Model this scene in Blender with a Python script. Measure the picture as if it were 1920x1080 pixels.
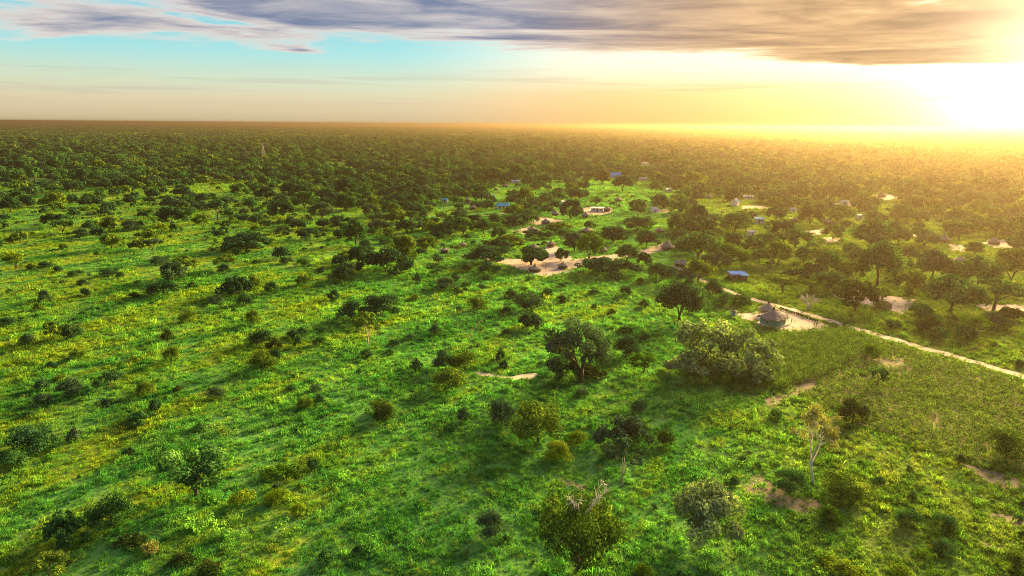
import bpy, bmesh, math, random
import numpy as np
from mathutils import Matrix, Vector

R = math.radians
rng = np.random.default_rng(7)
random.seed(7)
sc = bpy.context.scene
for o in list(bpy.data.objects):
    bpy.data.objects.remove(o)
col = sc.collection

# ------------------------------------------------------------------ camera
CAM_H, PITCH, ROLL, F = 60.0, 13.5, 0.42, 1280.0      # F in pixels of a 1920 wide frame
cam_d = bpy.data.cameras.new('camera')
cam_d.sensor_width = 36.0
cam_d.lens = 24.0
cam_d.clip_start = 1.0
cam_d.clip_end = 120000.0
cam = bpy.data.objects.new('camera', cam_d)
col.objects.link(cam)
CROT = Matrix.Rotation(R(90 - PITCH), 3, 'X') @ Matrix.Rotation(R(ROLL), 3, 'Z')
cam.matrix_world = Matrix.Translation((0, 0, CAM_H)) @ CROT.to_4x4()
sc.camera = cam
CR = np.array(CROT)

# ------------------------------------------------------------------ sun, sky, exposure
HAZE, HAZE_G = 1.9e-4, 0.73           # density per metre and forward scattering of the evening air
SUN_AZ, SUN_EL = 38.5, 10.0            # degrees to the right of +Y, above the horizon
SUN = Vector((math.sin(R(SUN_AZ)) * math.cos(R(SUN_EL)), math.cos(R(SUN_AZ)) * math.cos(R(SUN_EL)), math.sin(R(SUN_EL))))
sun_d = bpy.data.lights.new('sun', 'SUN')
sun_d.energy = 5.0
sun_d.angle = R(30.0)          # the sun stands in bright haze and thin cloud: soft shadows
sun_d.color = (1.0, 0.64, 0.22)
sun = bpy.data.objects.new('sun', sun_d)
sun.rotation_euler = SUN.to_track_quat('Z', 'Y').to_euler()
sun.location = (400, 300, 300)
col.objects.link(sun)

sc.view_settings.view_transform = 'Standard'
sc.view_settings.look = 'None'
sc.view_settings.exposure = 3.3
sc.view_settings.gamma = 1.0
sc.view_settings.use_curve_mapping = False

sc.render.engine = 'CYCLES'
cy = sc.cycles
cy.use_denoising = True
cy.denoiser = 'OPENIMAGEDENOISE'
cy.denoising_input_passes = 'RGB_ALBEDO_NORMAL'
cy.max_bounces = 6
cy.diffuse_bounces = 3
cy.glossy_bounces = 1
cy.transmission_bounces = 3
cy.volume_bounces = 0
cy.transparent_max_bounces = 8
cy.sample_clamp_indirect = 4.0
cy.use_adaptive_sampling = True
cy.adaptive_threshold = 0.01
cy.denoising_prefilter = 'NONE'
cy.filter_width = 1.0


class NT:
    """small helper to write node trees"""
    def __init__(self, tree):
        self.t = tree
        self.n = tree.nodes
        self.l = tree.links

    def new(self, typ, **kw):
        nd = self.n.new(typ)
        for k, v in kw.items():
            setattr(nd, k, v)
        return nd

    def put(self, sock, v):
        if isinstance(v, bpy.types.NodeSocket):
            self.l.new(v, sock)
        elif v is not None:
            if isinstance(v, (tuple, list)) and len(v) == 3 and sock.type == 'RGBA':
                v = (*v, 1.0)
            sock.default_value = v

    def math(self, op, a, b=None, c=None, clamp=False):
        nd = self.new('ShaderNodeMath', operation=op)
        nd.use_clamp = clamp
        self.put(nd.inputs[0], a)
        self.put(nd.inputs[1], b)
        self.put(nd.inputs[2], c)
        return nd.outputs[0]

    def vmath(self, op, a, b=None):
        nd = self.new('ShaderNodeVectorMath', operation=op)
        self.put(nd.inputs[0], a)
        if b is not None:
            self.put(nd.inputs[3 if op == 'SCALE' else 1], b)
        return nd.outputs['Value'] if op in ('DOT_PRODUCT', 'LENGTH') else nd.outputs['Vector']

    def mix(self, f, a, b, blend='MIX'):
        nd = self.new('ShaderNodeMix', data_type='RGBA', blend_type=blend)
        self.put(nd.inputs[0], f)
        self.put(nd.inputs[6], a)
        self.put(nd.inputs[7], b)
        return nd.outputs[2]

    def noise(self, vec, scale, detail=3.0, rough=0.55, dist=0.0):
        nd = self.new('ShaderNodeTexNoise')
        self.put(nd.inputs['Vector'], vec)
        nd.inputs['Scale'].default_value = scale
        nd.inputs['Detail'].default_value = detail
        nd.inputs['Roughness'].default_value = rough
        nd.inputs['Distortion'].default_value = dist
        return nd.outputs['Fac']

    def smooth(self, v, lo, hi, a=0.0, b=1.0):
        nd = self.new('ShaderNodeMapRange', interpolation_type='SMOOTHSTEP')
        self.put(nd.inputs[0], v)
        nd.inputs[1].default_value = lo
        nd.inputs[2].default_value = hi
        nd.inputs[3].default_value = a
        nd.inputs[4].default_value = b
        return nd.outputs[0]

    def sep(self, v):
        nd = self.new('ShaderNodeSeparateXYZ')
        self.put(nd.inputs[0], v)
        return nd.outputs

    def comb(self, x, y, z):
        nd = self.new('ShaderNodeCombineXYZ')
        for i, q in enumerate((x, y, z)):
            self.put(nd.inputs[i], q)
        return nd.outputs[0]

    def ramp(self, f, stops, interp='LINEAR'):
        nd = self.new('ShaderNodeValToRGB')
        cr = nd.color_ramp
        cr.interpolation = interp
        while len(cr.elements) < len(stops):
            cr.elements.new(0.5)
        for e, (p, c) in zip(cr.elements, stops):
            e.position = p
            e.color = (*c, 1.0)
        self.put(nd.inputs[0], f)
        return nd.outputs[0]


world = bpy.data.worlds.new('World')
sc.world = world
world.use_nodes = True
W = NT(world.node_tree)
W.n.clear()
STR = 0.05
d = W.new('ShaderNodeTexCoord').outputs['Generated']
dx, dy, dz = W.sep(d)
sky = W.new('ShaderNodeTexSky', sky_type='NISHITA')
sky.sun_disc = False
sky.sun_elevation = R(SUN_EL)
sky.sun_rotation = R(SUN_AZ)
sky.air_density = 1.0
sky.dust_density = 2.2
sky.ozone_density = 2.0
sky.altitude = 60.0
K = 1.0 / (STR * 2.0 ** sc.view_settings.exposure)      # so that the colours below read as exposed


def kc(r, g, b):
    return (r * K, g * K, b * K)


GLOW = Vector((SUN.x, SUN.y, math.tan(R(4.5)) * math.hypot(SUN.x, SUN.y))).normalized()    # brightest part of the glow, low in the haze
cosang = W.math('MAXIMUM', W.vmath('DOT_PRODUCT', d, tuple(GLOW)), 0.0)
zc = W.math('MAXIMUM', dz, 0.012)
# clear evening sky: beige at the horizon through pale cream to turquoise and blue overhead, over the Nishita sky
el = W.math('ARCSINE', W.math('MAXIMUM', dz, 0.0))
grad = W.ramp(W.math('MULTIPLY', el, 1.0 / R(90)), [
    (0.0, (0.58, 0.47, 0.29)), (0.018, (0.66, 0.57, 0.37)), (0.036, (0.56, 0.66, 0.50)), (0.056, (0.33, 0.66, 0.66)), (0.085, (0.12, 0.54, 0.66)), (0.16, (0.26, 0.55, 0.70)), (1.0, (0.36, 0.54, 0.70))])
warmg = W.ramp(W.math('MULTIPLY', el, 1.0 / R(90)), [
    (0.0, (0.84, 0.47, 0.15)), (0.026, (0.86, 0.52, 0.19)), (0.047, (0.95, 0.80, 0.56)), (0.075, (0.95, 0.88, 0.74)), (0.16, (0.60, 0.66, 0.68)), (1.0, (0.36, 0.54, 0.70))])
clear = W.mix(W.smooth(cosang, 0.66, 0.93), grad, warmg)
clear = W.vmath('SCALE', clear, 1.14 * K)
clear = W.mix(0.06, clear, sky.outputs[0])
aur = W.math('ADD', W.math('MULTIPLY', W.math('POWER', cosang, 110.0), 1.6 * K),
             W.math('MULTIPLY', W.math('POWER', cosang, 300.0), 6.0 * K))
aurc = W.vmath('SCALE', (1.0, 0.76, 0.46), aur)
clear = W.mix(1.0, clear, aurc, 'ADD')
# cloud deck: a flat layer seen from below, so its streaks close up towards the horizon
px_ = W.math('DIVIDE', dx, zc)
py_ = W.math('DIVIDE', dy, zc)
cp = W.comb(W.math('MULTIPLY', px_, 0.75), py_, 0.0)
n1 = W.noise(cp, 0.30, 8.0, 0.60, 0.9)
n2 = W.noise(cp, 1.1, 6.0, 0.62, 0.6)
# the deck ends some way out, further out on the sun's side
edge = W.math('ADD', W.math('MULTIPLY', px_, 0.26), 10.0)
bias = W.math('MULTIPLY', W.math('SUBTRACT', edge, py_), 0.085)
bias = W.math('MINIMUM', W.math('MAXIMUM', bias, -0.5), W.smooth(px_, -3.0, 5.0, 0.125, 0.17))
den = W.math('ADD', W.math('ADD', W.math('MULTIPLY', n1, 0.82), W.math('MULTIPLY', n2, 0.18)), bias)
cmask = W.smooth(den, 0.465, 0.585)
# thin low bars of cloud near the horizon
bars = W.noise(W.comb(W.math('MULTIPLY', dx, 2.2), W.math('MULTIPLY', dy, 2.2), W.math('MULTIPLY', dz, 60.0)), 1.6, 5.0, 0.55, 0.3)
bmask = W.math('MULTIPLY', W.math('MULTIPLY', W.smooth(bars, 0.5, 0.66), W.smooth(dz, 0.012, 0.04)), W.math('SUBTRACT', 1.0, W.smooth(dz, 0.05, 0.09)))
thick = W.smooth(den, 0.50, 0.70)
side = W.smooth(cosang, 0.74, 0.985)
dark = W.mix(side, kc(0.20, 0.235, 0.37), kc(0.47, 0.28, 0.135))
lit = W.mix(side, kc(0.88, 0.77, 0.69), kc(1.05, 0.66, 0.30))
tex = W.smooth(n2, 0.32, 0.70)
ccol = W.mix(W.math('MULTIPLY', thick, W.math('ADD', W.math('MULTIPLY', tex, 0.42), 0.62), clamp=True), lit, dark)
ccol = W.mix(1.0, ccol, W.vmath('SCALE', aurc, 0.20), 'ADD')
skyc = W.mix(W.math('MULTIPLY', bmask, 0.32), clear, W.vmath('SCALE', lit, 0.62))
skyc = W.mix(W.math('MULTIPLY', cmask, 0.96), skyc, ccol)
bg = W.new('ShaderNodeBackground')
W.put(bg.inputs[0], skyc)
bg.inputs[1].default_value = STR
W.l.new(bg.outputs[0], W.new('ShaderNodeOutputWorld').inputs[0])

# ------------------------------------------------------------------ ground geometry helpers
def hgt(x, y):
    x = np.asarray(x, float); y = np.asarray(y, float)
    return (0.30 * np.sin(x / 17.0 + 1.3) * np.sin(y / 23.0) + 0.45 * np.sin(x / 61.0 + y / 83.0)
            + 0.10 * np.sin(x / 5.3 + y / 9.1) * np.sin(y / 6.1 + 0.7))


def at(px, py):
    """the point of the ground seen at a pixel of the 1920 x 1080 frame, and metres per pixel there"""
    v = CR @ np.array([(px - 960.0) / F, (540.0 - py) / F, -1.0])
    z = 0.0
    for _ in range(4):
        t = (z - CAM_H) / v[2]
        x, y = v[0] * t, v[1] * t
        z = float(hgt(x, y))
    return x, y, z, t / F


def topx(x, y, z=0.0):
    P = np.stack([np.asarray(x, float), np.asarray(y, float), np.zeros_like(np.asarray(x, float)) + z - CAM_H])
    q = np.tensordot(CR.T, P, 1)
    return 960 + F * q[0] / -q[2], 540 - F * q[1] / -q[2], -q[2] / F


def gpoly(pts):
    return np.array([at(*p)[:2] for p in pts])


def inside(poly, x, y):
    x = np.asarray(x); y = np.asarray(y)
    r = np.zeros(x.shape, bool)
    n = len(poly)
    for i in range(n):
        x1, y1 = poly[i]; x2, y2 = poly[(i + 1) % n]
        c = (y1 > y) != (y2 > y)
        with np.errstate(divide='ignore', invalid='ignore'):
            xi = (x2 - x1) * (y - y1) / (y2 - y1) + x1
        r ^= c & (x < xi)
    return r


def seg_dist(line, x, y):
    x = np.asarray(x, float); y = np.asarray(y, float)
    best = np.full(x.shape, 1e9)
    for (x1, y1), (x2, y2) in zip(line[:-1], line[1:]):
        dx, dy = x2 - x1, y2 - y1
        t = np.clip(((x - x1) * dx + (y - y1) * dy) / (dx * dx + dy * dy), 0, 1)
        best = np.minimum(best, np.hypot(x - x1 - t * dx, y - y1 - t * dy))
    return best


def wob(poly, step, amp, closed=True, seed=1):
    """resample an outline and make it uneven"""
    g = np.random.default_rng(seed)
    out = []
    P = list(poly) + ([poly[0]] if closed else [])
    for a, b in zip(P[:-1], P[1:]):
        a = np.array(a); b = np.array(b)
        L = np.hypot(*(b - a)); n = max(1, int(L / step))
        for k in range(n):
            p = a + (b - a) * k / n
            out.append(p + g.normal(0, amp, 2))
    if not closed:
        out.append(np.array(P[-1]))
    return np.array(out)


# ------------------------------------------------------------------ object helpers
def setp(o, label=None, cat=None, group=None, kind=None):
    if label: o['label'] = label
    if cat: o['category'] = cat
    if group: o['group'] = group
    if kind: o['kind'] = kind
    return o


def empty(name, loc, rz=0.0, s=1.0):
    o = bpy.data.objects.new(name, None)
    o.empty_display_size = 0.3
    o.location = loc
    o.rotation_euler = (0, 0, rz)
    o.scale = (s, s, s) if not isinstance(s, tuple) else s
    col.objects.link(o)
    return o


def link(name, me, parent=None, mat=None):
    o = bpy.data.objects.new(name, me)
    col.objects.link(o)
    if parent is not None:
        o.parent = parent
    if mat is not None:
        if len(me.materials) == 0:
            me.materials.append(None)
        o.material_slots[0].link = 'OBJECT'
        o.material_slots[0].material = mat
    return o


def np_mesh(name, V, Q, tone=None, mats=(), smooth=False, midx=None):
    """mesh from arrays; Q an (n,4) or (n,3) index array"""
    V = np.ascontiguousarray(V, np.float32); Q = np.ascontiguousarray(Q, np.int32)
    me = bpy.data.meshes.new(name)
    k = Q.shape[1]
    me.vertices.add(len(V)); me.vertices.foreach_set('co', V.ravel())
    me.loops.add(Q.size); me.loops.foreach_set('vertex_index', Q.ravel())
    me.polygons.add(len(Q))
    me.polygons.foreach_set('loop_start', np.arange(0, Q.size, k, dtype=np.int32))
    if midx is not None:
        me.polygons.foreach_set('material_index', np.ascontiguousarray(midx, np.int32))
    if smooth:
        me.polygons.foreach_set('use_smooth', np.ones(len(Q), bool))
    if tone is not None:
        a = me.attributes.new('tone', 'FLOAT', 'POINT')
        a.data.foreach_set('value', np.ascontiguousarray(tone, np.float32))
    for m in mats:
        me.materials.append(m)
    me.update(calc_edges=True)
    return me


class MB:
    """collects boxes, tubes and cones of one part"""
    def __init__(self):
        self.v = []; self.f = []

    def add(self, V, Fs):
        o = len(self.v)
        self.v += [tuple(map(float, p)) for p in V]
        self.f += [tuple(i + o for i in f) for f in Fs]

    def box(self, c, s, rz=0.0):
        c = np.array(c, float); s = np.array(s, float) / 2
        V = []
        for dz in (-1, 1):
            for dx, dy in ((-1, -1), (1, -1), (1, 1), (-1, 1)):
                x, y = dx * s[0], dy * s[1]
                V.append((c[0] + x * math.cos(rz) - y * math.sin(rz), c[1] + x * math.sin(rz) + y * math.cos(rz), c[2] + dz * s[2]))
        self.add(V, [(3, 2, 1, 0), (4, 5, 6, 7), (0, 1, 5, 4), (1, 2, 6, 5), (2, 3, 7, 6), (3, 0, 4, 7)])

    def tube(self, pts, rad, n=6, cap=True):
        pts = [np.array(p, float) for p in pts]
        V = []; Fs = []
        for i, p in enumerate(pts):
            t = pts[min(i + 1, len(pts) - 1)] - pts[max(i - 1, 0)]
            t /= max(1e-9, np.linalg.norm(t))
            a = np.cross(t, (0, 0, 1) if abs(t[2]) < 0.9 else (1, 0, 0)); a /= np.linalg.norm(a)
            b = np.cross(t, a)
            r = rad[i] if hasattr(rad, '__len__') else rad
            for k in range(n):
                w = 2 * math.pi * k / n
                V.append(p + r * (math.cos(w) * a + math.sin(w) * b))
        for i in range(len(pts) - 1):
            for k in range(n):
                Fs.append((i * n + k, i * n + (k + 1) % n, (i + 1) * n + (k + 1) % n, (i + 1) * n + k))
        if cap:
            Fs.append(tuple(range(n))[::-1]); Fs.append(tuple((len(pts) - 1) * n + k for k in range(n)))
        self.add(V, Fs)

    def mesh(self, name, smooth=False, mat=None):
        me = bpy.data.meshes.new(name)
        me.from_pydata(self.v, [], self.f)
        if smooth:
            me.polygons.foreach_set('use_smooth', np.ones(len(me.polygons), bool))
        if mat: me.materials.append(mat)
        me.update()
        return me

    def build(self, name, mat, parent=None, smooth=False):
        return link(name, self.mesh(name, smooth, mat), parent)


# ------------------------------------------------------------------ materials
def new_mat(name):
    m = bpy.data.materials.new(name)
    m.use_nodes = True
    N = NT(m.node_tree)
    N.n.clear()
    return m, N


def out(N, sh, disp=None):
    o = N.new('ShaderNodeOutputMaterial')
    N.l.new(sh, o.inputs[0])


def wpos(N):
    return N.new('ShaderNodeNewGeometry').outputs['Position']


def sward(N, P):
    """colour of the grass where it grows: patches of bright grass, herbs, dry straw and painted yellow streaks of low sun"""
    sx, sy, sz = N.sep(P)
    c, s = math.cos(R(SUN_AZ)), math.sin(R(SUN_AZ))
    u = N.math('ADD', N.math('MULTIPLY', sx, s), N.math('MULTIPLY', sy, c))     # towards the sun: colour streaks run like the low sunlight
    v = N.math('SUBTRACT', N.math('MULTIPLY', sx, c), N.math('MULTIPLY', sy, s))
    Q = N.comb(N.math('MULTIPLY', u, 0.34), v, 0.0)
    big = N.noise(Q, 0.055, 4.0, 0.6, 0.6)
    mid = N.noise(Q, 0.21, 4.0, 0.65, 0.4)
    fine = N.noise(P, 0.9, 3.0, 0.6)
    # dry grass and painted sunlight: more yellow on the left than in the middle hollow
    dry = N.smooth(sx, 10.0, -110.0, 0.0, 0.085)
    a = N.math('ADD', N.math('ADD', N.math('MULTIPLY', big, 0.6), N.math('MULTIPLY', mid, 0.4)), dry)
    green = N.mix(N.smooth(mid, 0.35, 0.65), (0.066, 0.250, 0.062), (0.175, 0.420, 0.115))
    green = N.mix(N.smooth(big, 0.30, 0.48), (0.032, 0.170, 0.048), green)
    yel = N.mix(N.smooth(fine, 0.35, 0.7), (0.17, 0.33, 0.03), (0.32, 0.39, 0.06))  # yellow grass, doubling as sunlit streaks put into the colour
    c1 = N.mix(N.smooth(a, 0.525, 0.66), green, yel)
    # right of the hollow the sward is trampled and browner
    east = N.math('MULTIPLY', N.smooth(N.math('SUBTRACT', sx, N.math('MULTIPLY', sy, 0.22)), 4.0, 42.0), 0.82)
    c1 = N.mix(east, c1, N.mix(N.smooth(mid, 0.38, 0.62), (0.095, 0.190, 0.030), (0.205, 0.275, 0.058)))
    return c1, mid, fine


def mat_ground():
    m, N = new_mat('meadow_soil')
    P = wpos(N)
    c1, mid, fine = sward(N, P)
    soil = N.mix(N.noise(P, 2.2, 4.0), (0.05, 0.06, 0.018), (0.11, 0.12, 0.04))
    c = N.mix(N.smooth(N.noise(P, 1.3, 5.0, 0.7), 0.50, 0.72), N.vmath('SCALE', c1, 0.72), soil)
    # beyond a couple of kilometres the sheet is the closed woodland itself
    sx, sy, sz = N.sep(P)
    far = N.smooth(N.vmath('LENGTH', P), 900.0, 2500.0)
    wood = N.mix(N.smooth(N.noise(P, 0.035, 6.0, 0.75), 0.35, 0.65), (0.012, 0.026, 0.010), (0.045, 0.065, 0.020))
    c = N.mix(far, c, wood)
    b = N.new('ShaderNodeBsdfDiffuse'); N.put(b.inputs[0], c)
    bp = N.new('ShaderNodeBump'); bp.inputs['Strength'].default_value = 0.6; bp.inputs['Distance'].default_value = 0.3
    N.put(bp.inputs['Height'], N.noise(P, 1.8, 5.0, 0.7)); N.l.new(bp.outputs[0], b.inputs['Normal'])
    out(N, b.outputs[0])
    return m


def leafy(N, c, trans=0.45):
    a = N.new('ShaderNodeBsdfDiffuse'); N.put(a.inputs[0], c)
    t = N.new('ShaderNodeBsdfTranslucent'); N.put(t.inputs[0], N.mix(1.0, c, (1.10, 1.22, 0.5), 'MULTIPLY'))
    mx = N.new('ShaderNodeMixShader'); mx.inputs[0].default_value = trans
    N.l.new(a.outputs[0], mx.inputs[1]); N.l.new(t.outputs[0], mx.inputs[2])
    out(N, mx.outputs[0])


def mat_grass():
    m, N = new_mat('grass_blades')
    P = wpos(N)
    c1, mid, fine = sward(N, P)
    tone = N.new('ShaderNodeAttribute', attribute_name='tone').outputs['Fac']
    rnd = N.new('ShaderNodeObjectInfo').outputs['Random']
    c = N.vmath('SCALE', c1, N.math('MULTIPLY', tone, N.math('ADD', 0.72, N.math('MULTIPLY', N.math('MULTIPLY', rnd, rnd), 0.55))))
    hue = N.math('FRACT', N.math('MULTIPLY', rnd, 17.0))
    c = N.mix(1.0, c, N.mix(hue, (0.70, 0.95, 1.2), (1.15, 1.05, 0.8)), 'MULTIPLY')
    c = N.mix(N.math('MULTIPLY', N.smooth(rnd, 0.90, 0.93), 0.55), c, (0.16, 0.13, 0.045))
    leafy(N, c, 0.58)
    return m


def mat_leaf(name, c0, c1, c2=None, trans=0.24):
    """foliage of one species: each plant a little different, each leaf a little different"""
    m, N = new_mat(name)
    rnd = N.new('ShaderNodeObjectInfo').outputs['Random']
    tone = N.new('ShaderNodeAttribute', attribute_name='tone').outputs['Fac']
    c = N.mix(rnd, c0, c1)
    if c2:
        c = N.mix(N.smooth(tone, 1.12, 1.5), c, c2)
    c = N.vmath('SCALE', c, tone)
    leafy(N, c, trans)
    return m


def mat_plain(name, c0, c1, scale=3.0, rough=0.9, stretch=(1, 1, 1), bump=0.0, coord='Object', spec=0.2):
    m, N = new_mat(name)
    P = N.new('ShaderNodeTexCoord').outputs[coord]
    P = N.vmath('MULTIPLY', P, stretch)
    n = N.noise(P, scale, 5.0, 0.65)
    rnd = N.new('ShaderNodeObjectInfo').outputs['Random']
    c = N.mix(N.smooth(n, 0.3, 0.7), c0, c1)
    c = N.vmath('SCALE', c, N.math('ADD', 0.85, N.math('MULTIPLY', rnd, 0.3)))
    b = N.new('ShaderNodeBsdfPrincipled')
    N.put(b.inputs['Base Color'], c)
    b.inputs['Roughness'].default_value = rough
    b.inputs['Specular IOR Level'].default_value = spec
    if bump:
        bp = N.new('ShaderNodeBump'); bp.inputs['Strength'].default_value = bump; bp.inputs['Distance'].default_value = 0.05
        N.put(bp.inputs['Height'], n); N.l.new(bp.outputs[0], b.inputs['Normal'])
    out(N, b.outputs[0])
    return m


M = {
    'ground': mat_ground(),
    'grass': mat_grass(),
    'dark': mat_leaf('leaves_deep_green', (0.014, 0.056, 0.036), (0.028, 0.086, 0.046), (0.045, 0.110, 0.042)),
    'green': mat_leaf('leaves_green', (0.026, 0.102, 0.038), (0.052, 0.150, 0.046), (0.080, 0.180, 0.040)),
    'olive': mat_leaf('leaves_olive', (0.058, 0.125, 0.022), (0.095, 0.175, 0.028), (0.18, 0.25, 0.03)),
    'grey': mat_leaf('leaves_grey_green', (0.036, 0.088, 0.052), (0.062, 0.125, 0.074)),
    'yellow': mat_leaf('leaves_yellow', (0.12, 0.21, 0.015), (0.18, 0.26, 0.02)),
    'lime': mat_leaf('leaves_fresh_lime', (0.06, 0.155, 0.014), (0.10, 0.20, 0.018)),
    'sage': mat_leaf('leaves_pale_sage', (0.130, 0.215, 0.105), (0.190, 0.280, 0.140), (0.25, 0.33, 0.12)),
    'straw': mat_leaf('leaves_dry_straw', (0.20, 0.23, 0.07), (0.28, 0.29, 0.09)),
    'brown': mat_leaf('leaves_dry_brown', (0.026, 0.056, 0.018), (0.044, 0.078, 0.022)),
    'crop': mat_leaf('crop_leaves', (0.10, 0.235, 0.035), (0.21, 0.36, 0.06), (0.34, 0.38, 0.10), 0.5),
    'bark': mat_plain('grey_brown_bark', (0.035, 0.03, 0.024), (0.09, 0.078, 0.065), 4.0, stretch=(1, 1, 0.2)),
    'palebark': mat_plain('pale_bark', (0.24, 0.22, 0.19), (0.42, 0.40, 0.36), 3.0, stretch=(1, 1, 0.3)),
    'bleached': mat_plain('bleached_dead_wood', (0.40, 0.37, 0.33), (0.62, 0.59, 0.55), 3.0, stretch=(1, 1, 0.3)),
    'thatch': mat_plain('weathered_thatch', (0.15, 0.135, 0.135), (0.30, 0.27, 0.26), 5.0, bump=0.6, stretch=(1, 1, 0.35)),
    'mud': mat_plain('mud_wall', (0.17, 0.10, 0.065), (0.27, 0.17, 0.115), 2.0, bump=0.3),
    'pole_wall': mat_plain('dark_pole_wall', (0.06, 0.045, 0.035), (0.12, 0.09, 0.07), 9.0, stretch=(1, 1, 0.1), bump=0.5),
    'teal': mat_plain('green_painted_wall', (0.06, 0.24, 0.19), (0.09, 0.30, 0.24), 1.5),
    'plinth': mat_plain('cement_plinth', (0.38, 0.36, 0.33), (0.52, 0.49, 0.45), 2.0),
    'white': mat_plain('whitewashed_wall', (0.52, 0.52, 0.52), (0.70, 0.70, 0.70), 1.2),
    'paleblue': mat_plain('pale_blue_wall', (0.35, 0.50, 0.56), (0.48, 0.62, 0.66), 1.2),
    'blue': mat_plain('blue_sheet_roof', (0.02, 0.22, 0.78), (0.04, 0.30, 0.88), 1.0, 0.75, spec=0.15),
    'cyan': mat_plain('light_blue_sheet_roof', (0.06, 0.42, 0.72), (0.12, 0.52, 0.80), 1.0, 0.75, spec=0.15),
    'zinc': mat_plain('galvanised_sheet_roof', (0.42, 0.45, 0.50), (0.58, 0.60, 0.64), 1.2, 0.4, spec=0.5),
    'brick': mat_plain('clay_brick_wall', (0.20, 0.12, 0.09), (0.32, 0.21, 0.16), 6.0, bump=0.3),
    'void': mat_plain('dark_timber', (0.025, 0.02, 0.017), (0.05, 0.04, 0.03), 3.0),
    'wood': mat_plain('weathered_wood', (0.13, 0.10, 0.075), (0.24, 0.19, 0.15), 6.0, stretch=(1, 1, 0.2)),
    'sand': mat_plain('pinkish_sand', (0.35, 0.28, 0.245), (0.50, 0.41, 0.37), 0.35, coord='Object', bump=0.4),
    'road': mat_plain('pale_sandy_track', (0.40, 0.34, 0.27), (0.56, 0.49, 0.41), 0.5, coord='Object', bump=0.4),
    'soil': mat_plain('bare_brown_soil', (0.085, 0.078, 0.052), (0.17, 0.15, 0.105), 0.9, coord='Object', bump=0.6),
    'fieldsoil': mat_plain('field_soil', (0.11, 0.105, 0.05), (0.19, 0.165, 0.09), 0.7, coord='Object', bump=0.6),
    'rubber': mat_plain('old_tyre_rubber', (0.018, 0.017, 0.016), (0.045, 0.04, 0.036), 8.0, 0.8),
    'steel': mat_plain('galvanised_steel', (0.30, 0.31, 0.33), (0.42, 0.43, 0.45), 2.0, 0.5),
    'skin': mat_plain('brown_skin', (0.06, 0.035, 0.022), (0.09, 0.05, 0.032), 3.0, 0.6),
}
for nm, c in (('red', (0.35, 0.05, 0.04)), ('white2', (0.6, 0.6, 0.58)), ('navy', (0.03, 0.05, 0.14)), ('ochre', (0.38, 0.22, 0.05)), ('black', (0.03, 0.03, 0.03))):
    M['cloth_' + nm] = mat_plain('cloth_' + nm, tuple(q * 0.85 for q in c), c, 6.0)

# ------------------------------------------------------------------ the ground sheet
ang = np.concatenate([np.linspace(-48, 48, 300), np.linspace(48, 312, 70)[1:-1]]) * math.pi / 180
rad = 20.0 * 1.0195 ** np.arange(0, 392)
rad = np.concatenate([[2.0], rad[rad < 22000], [22000.0]])
A, RR = np.meshgrid(ang, rad)
X, Y = RR * np.sin(A), RR * np.cos(A)
fade = np.clip((9000 - RR) / 6000, 0, 1)
Z = hgt(X, Y) * fade
na, nr = len(ang), len(rad)
ii = np.arange(nr - 1)[:, None] * na + np.arange(na)[None, :]
jj = np.arange(nr - 1)[:, None] * na + (np.arange(na)[None, :] + 1) % na
Q = np.stack([ii, ii + na, jj + na, jj], -1).reshape(-1, 4)[:, ::-1]
ground = link('ground', np_mesh('ground', np.stack([X, Y, Z], -1).reshape(-1, 3), Q, mats=[M['ground']], smooth=True))
setp(ground, 'green savanna ground running flat to the horizon', kind='structure')


def sheet(name, poly, lift, mat, label, amp=0.6, step=1.5, seed=1):
    """a patch of bare ground that follows the terrain, with an uneven outline"""
    P = wob(poly, step, amp, True, seed)
    bm = bmesh.new()
    vs = [bm.verts.new((p[0], p[1], 0)) for p in P]
    f = bm.faces.new(vs)
    bmesh.ops.triangulate(bm, faces=[f])
    for _ in range(2):
        long_e = [e for e in bm.edges if e.calc_length() > 3.0]
        if long_e:
            bmesh.ops.subdivide_edges(bm, edges=long_e, cuts=max(1, min(3, int(max(e.calc_length() for e in long_e) / 4))))
            bmesh.ops.triangulate(bm, faces=list(bm.faces))
    for v in bm.verts:
        v.co.z = float(hgt(v.co.x, v.co.y)) + lift
    bmesh.ops.recalc_face_normals(bm, faces=list(bm.faces))
    me = bpy.data.meshes.new(name)
    bm.to_mesh(me); bm.free()
    if me.polygons and sum(p.normal.z for p in me.polygons) < 0:
        me.flip_normals()
    me.materials.append(mat)
    return setp(link(name, me), label, kind='structure')


def ribbon(name, line, width, lift, mat, label, seed=3, amp=0.3):
    g = np.random.default_rng(seed)
    P = wob(line, 2.0, 0.08, False, seed)
    T = np.gradient(P, axis=0); T /= np.linalg.norm(T, axis=1)[:, None]
    Nn = np.stack([-T[:, 1], T[:, 0]], 1)
    k = 5
    V = []
    wl = width / 2 + g.normal(0, amp, len(P)); wr = width / 2 + g.normal(0, amp, len(P))
    for i in range(k):
        s = i / (k - 1)
        off = -wl + s * (wl + wr)
        p = P + Nn * off[:, None]
        z = hgt(p[:, 0], p[:, 1]) + lift
        V.append(np.column_stack([p, z]))
    V = np.stack(V, 1)
    n = len(P)
    a = (np.arange(n - 1)[:, None] * k + np.arange(k - 1)[None, :])
    Qs = np.stack([a, a + k, a + k + 1, a + 1], -1).reshape(-1, 4)[:, ::-1]
    me = np_mesh(name, V.reshape(-1, 3), Qs, mats=[mat])
    if me.polygons[0].normal.z < 0:
        me.flip_normals()
    return setp(link(name, me), label, kind='structure')


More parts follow.
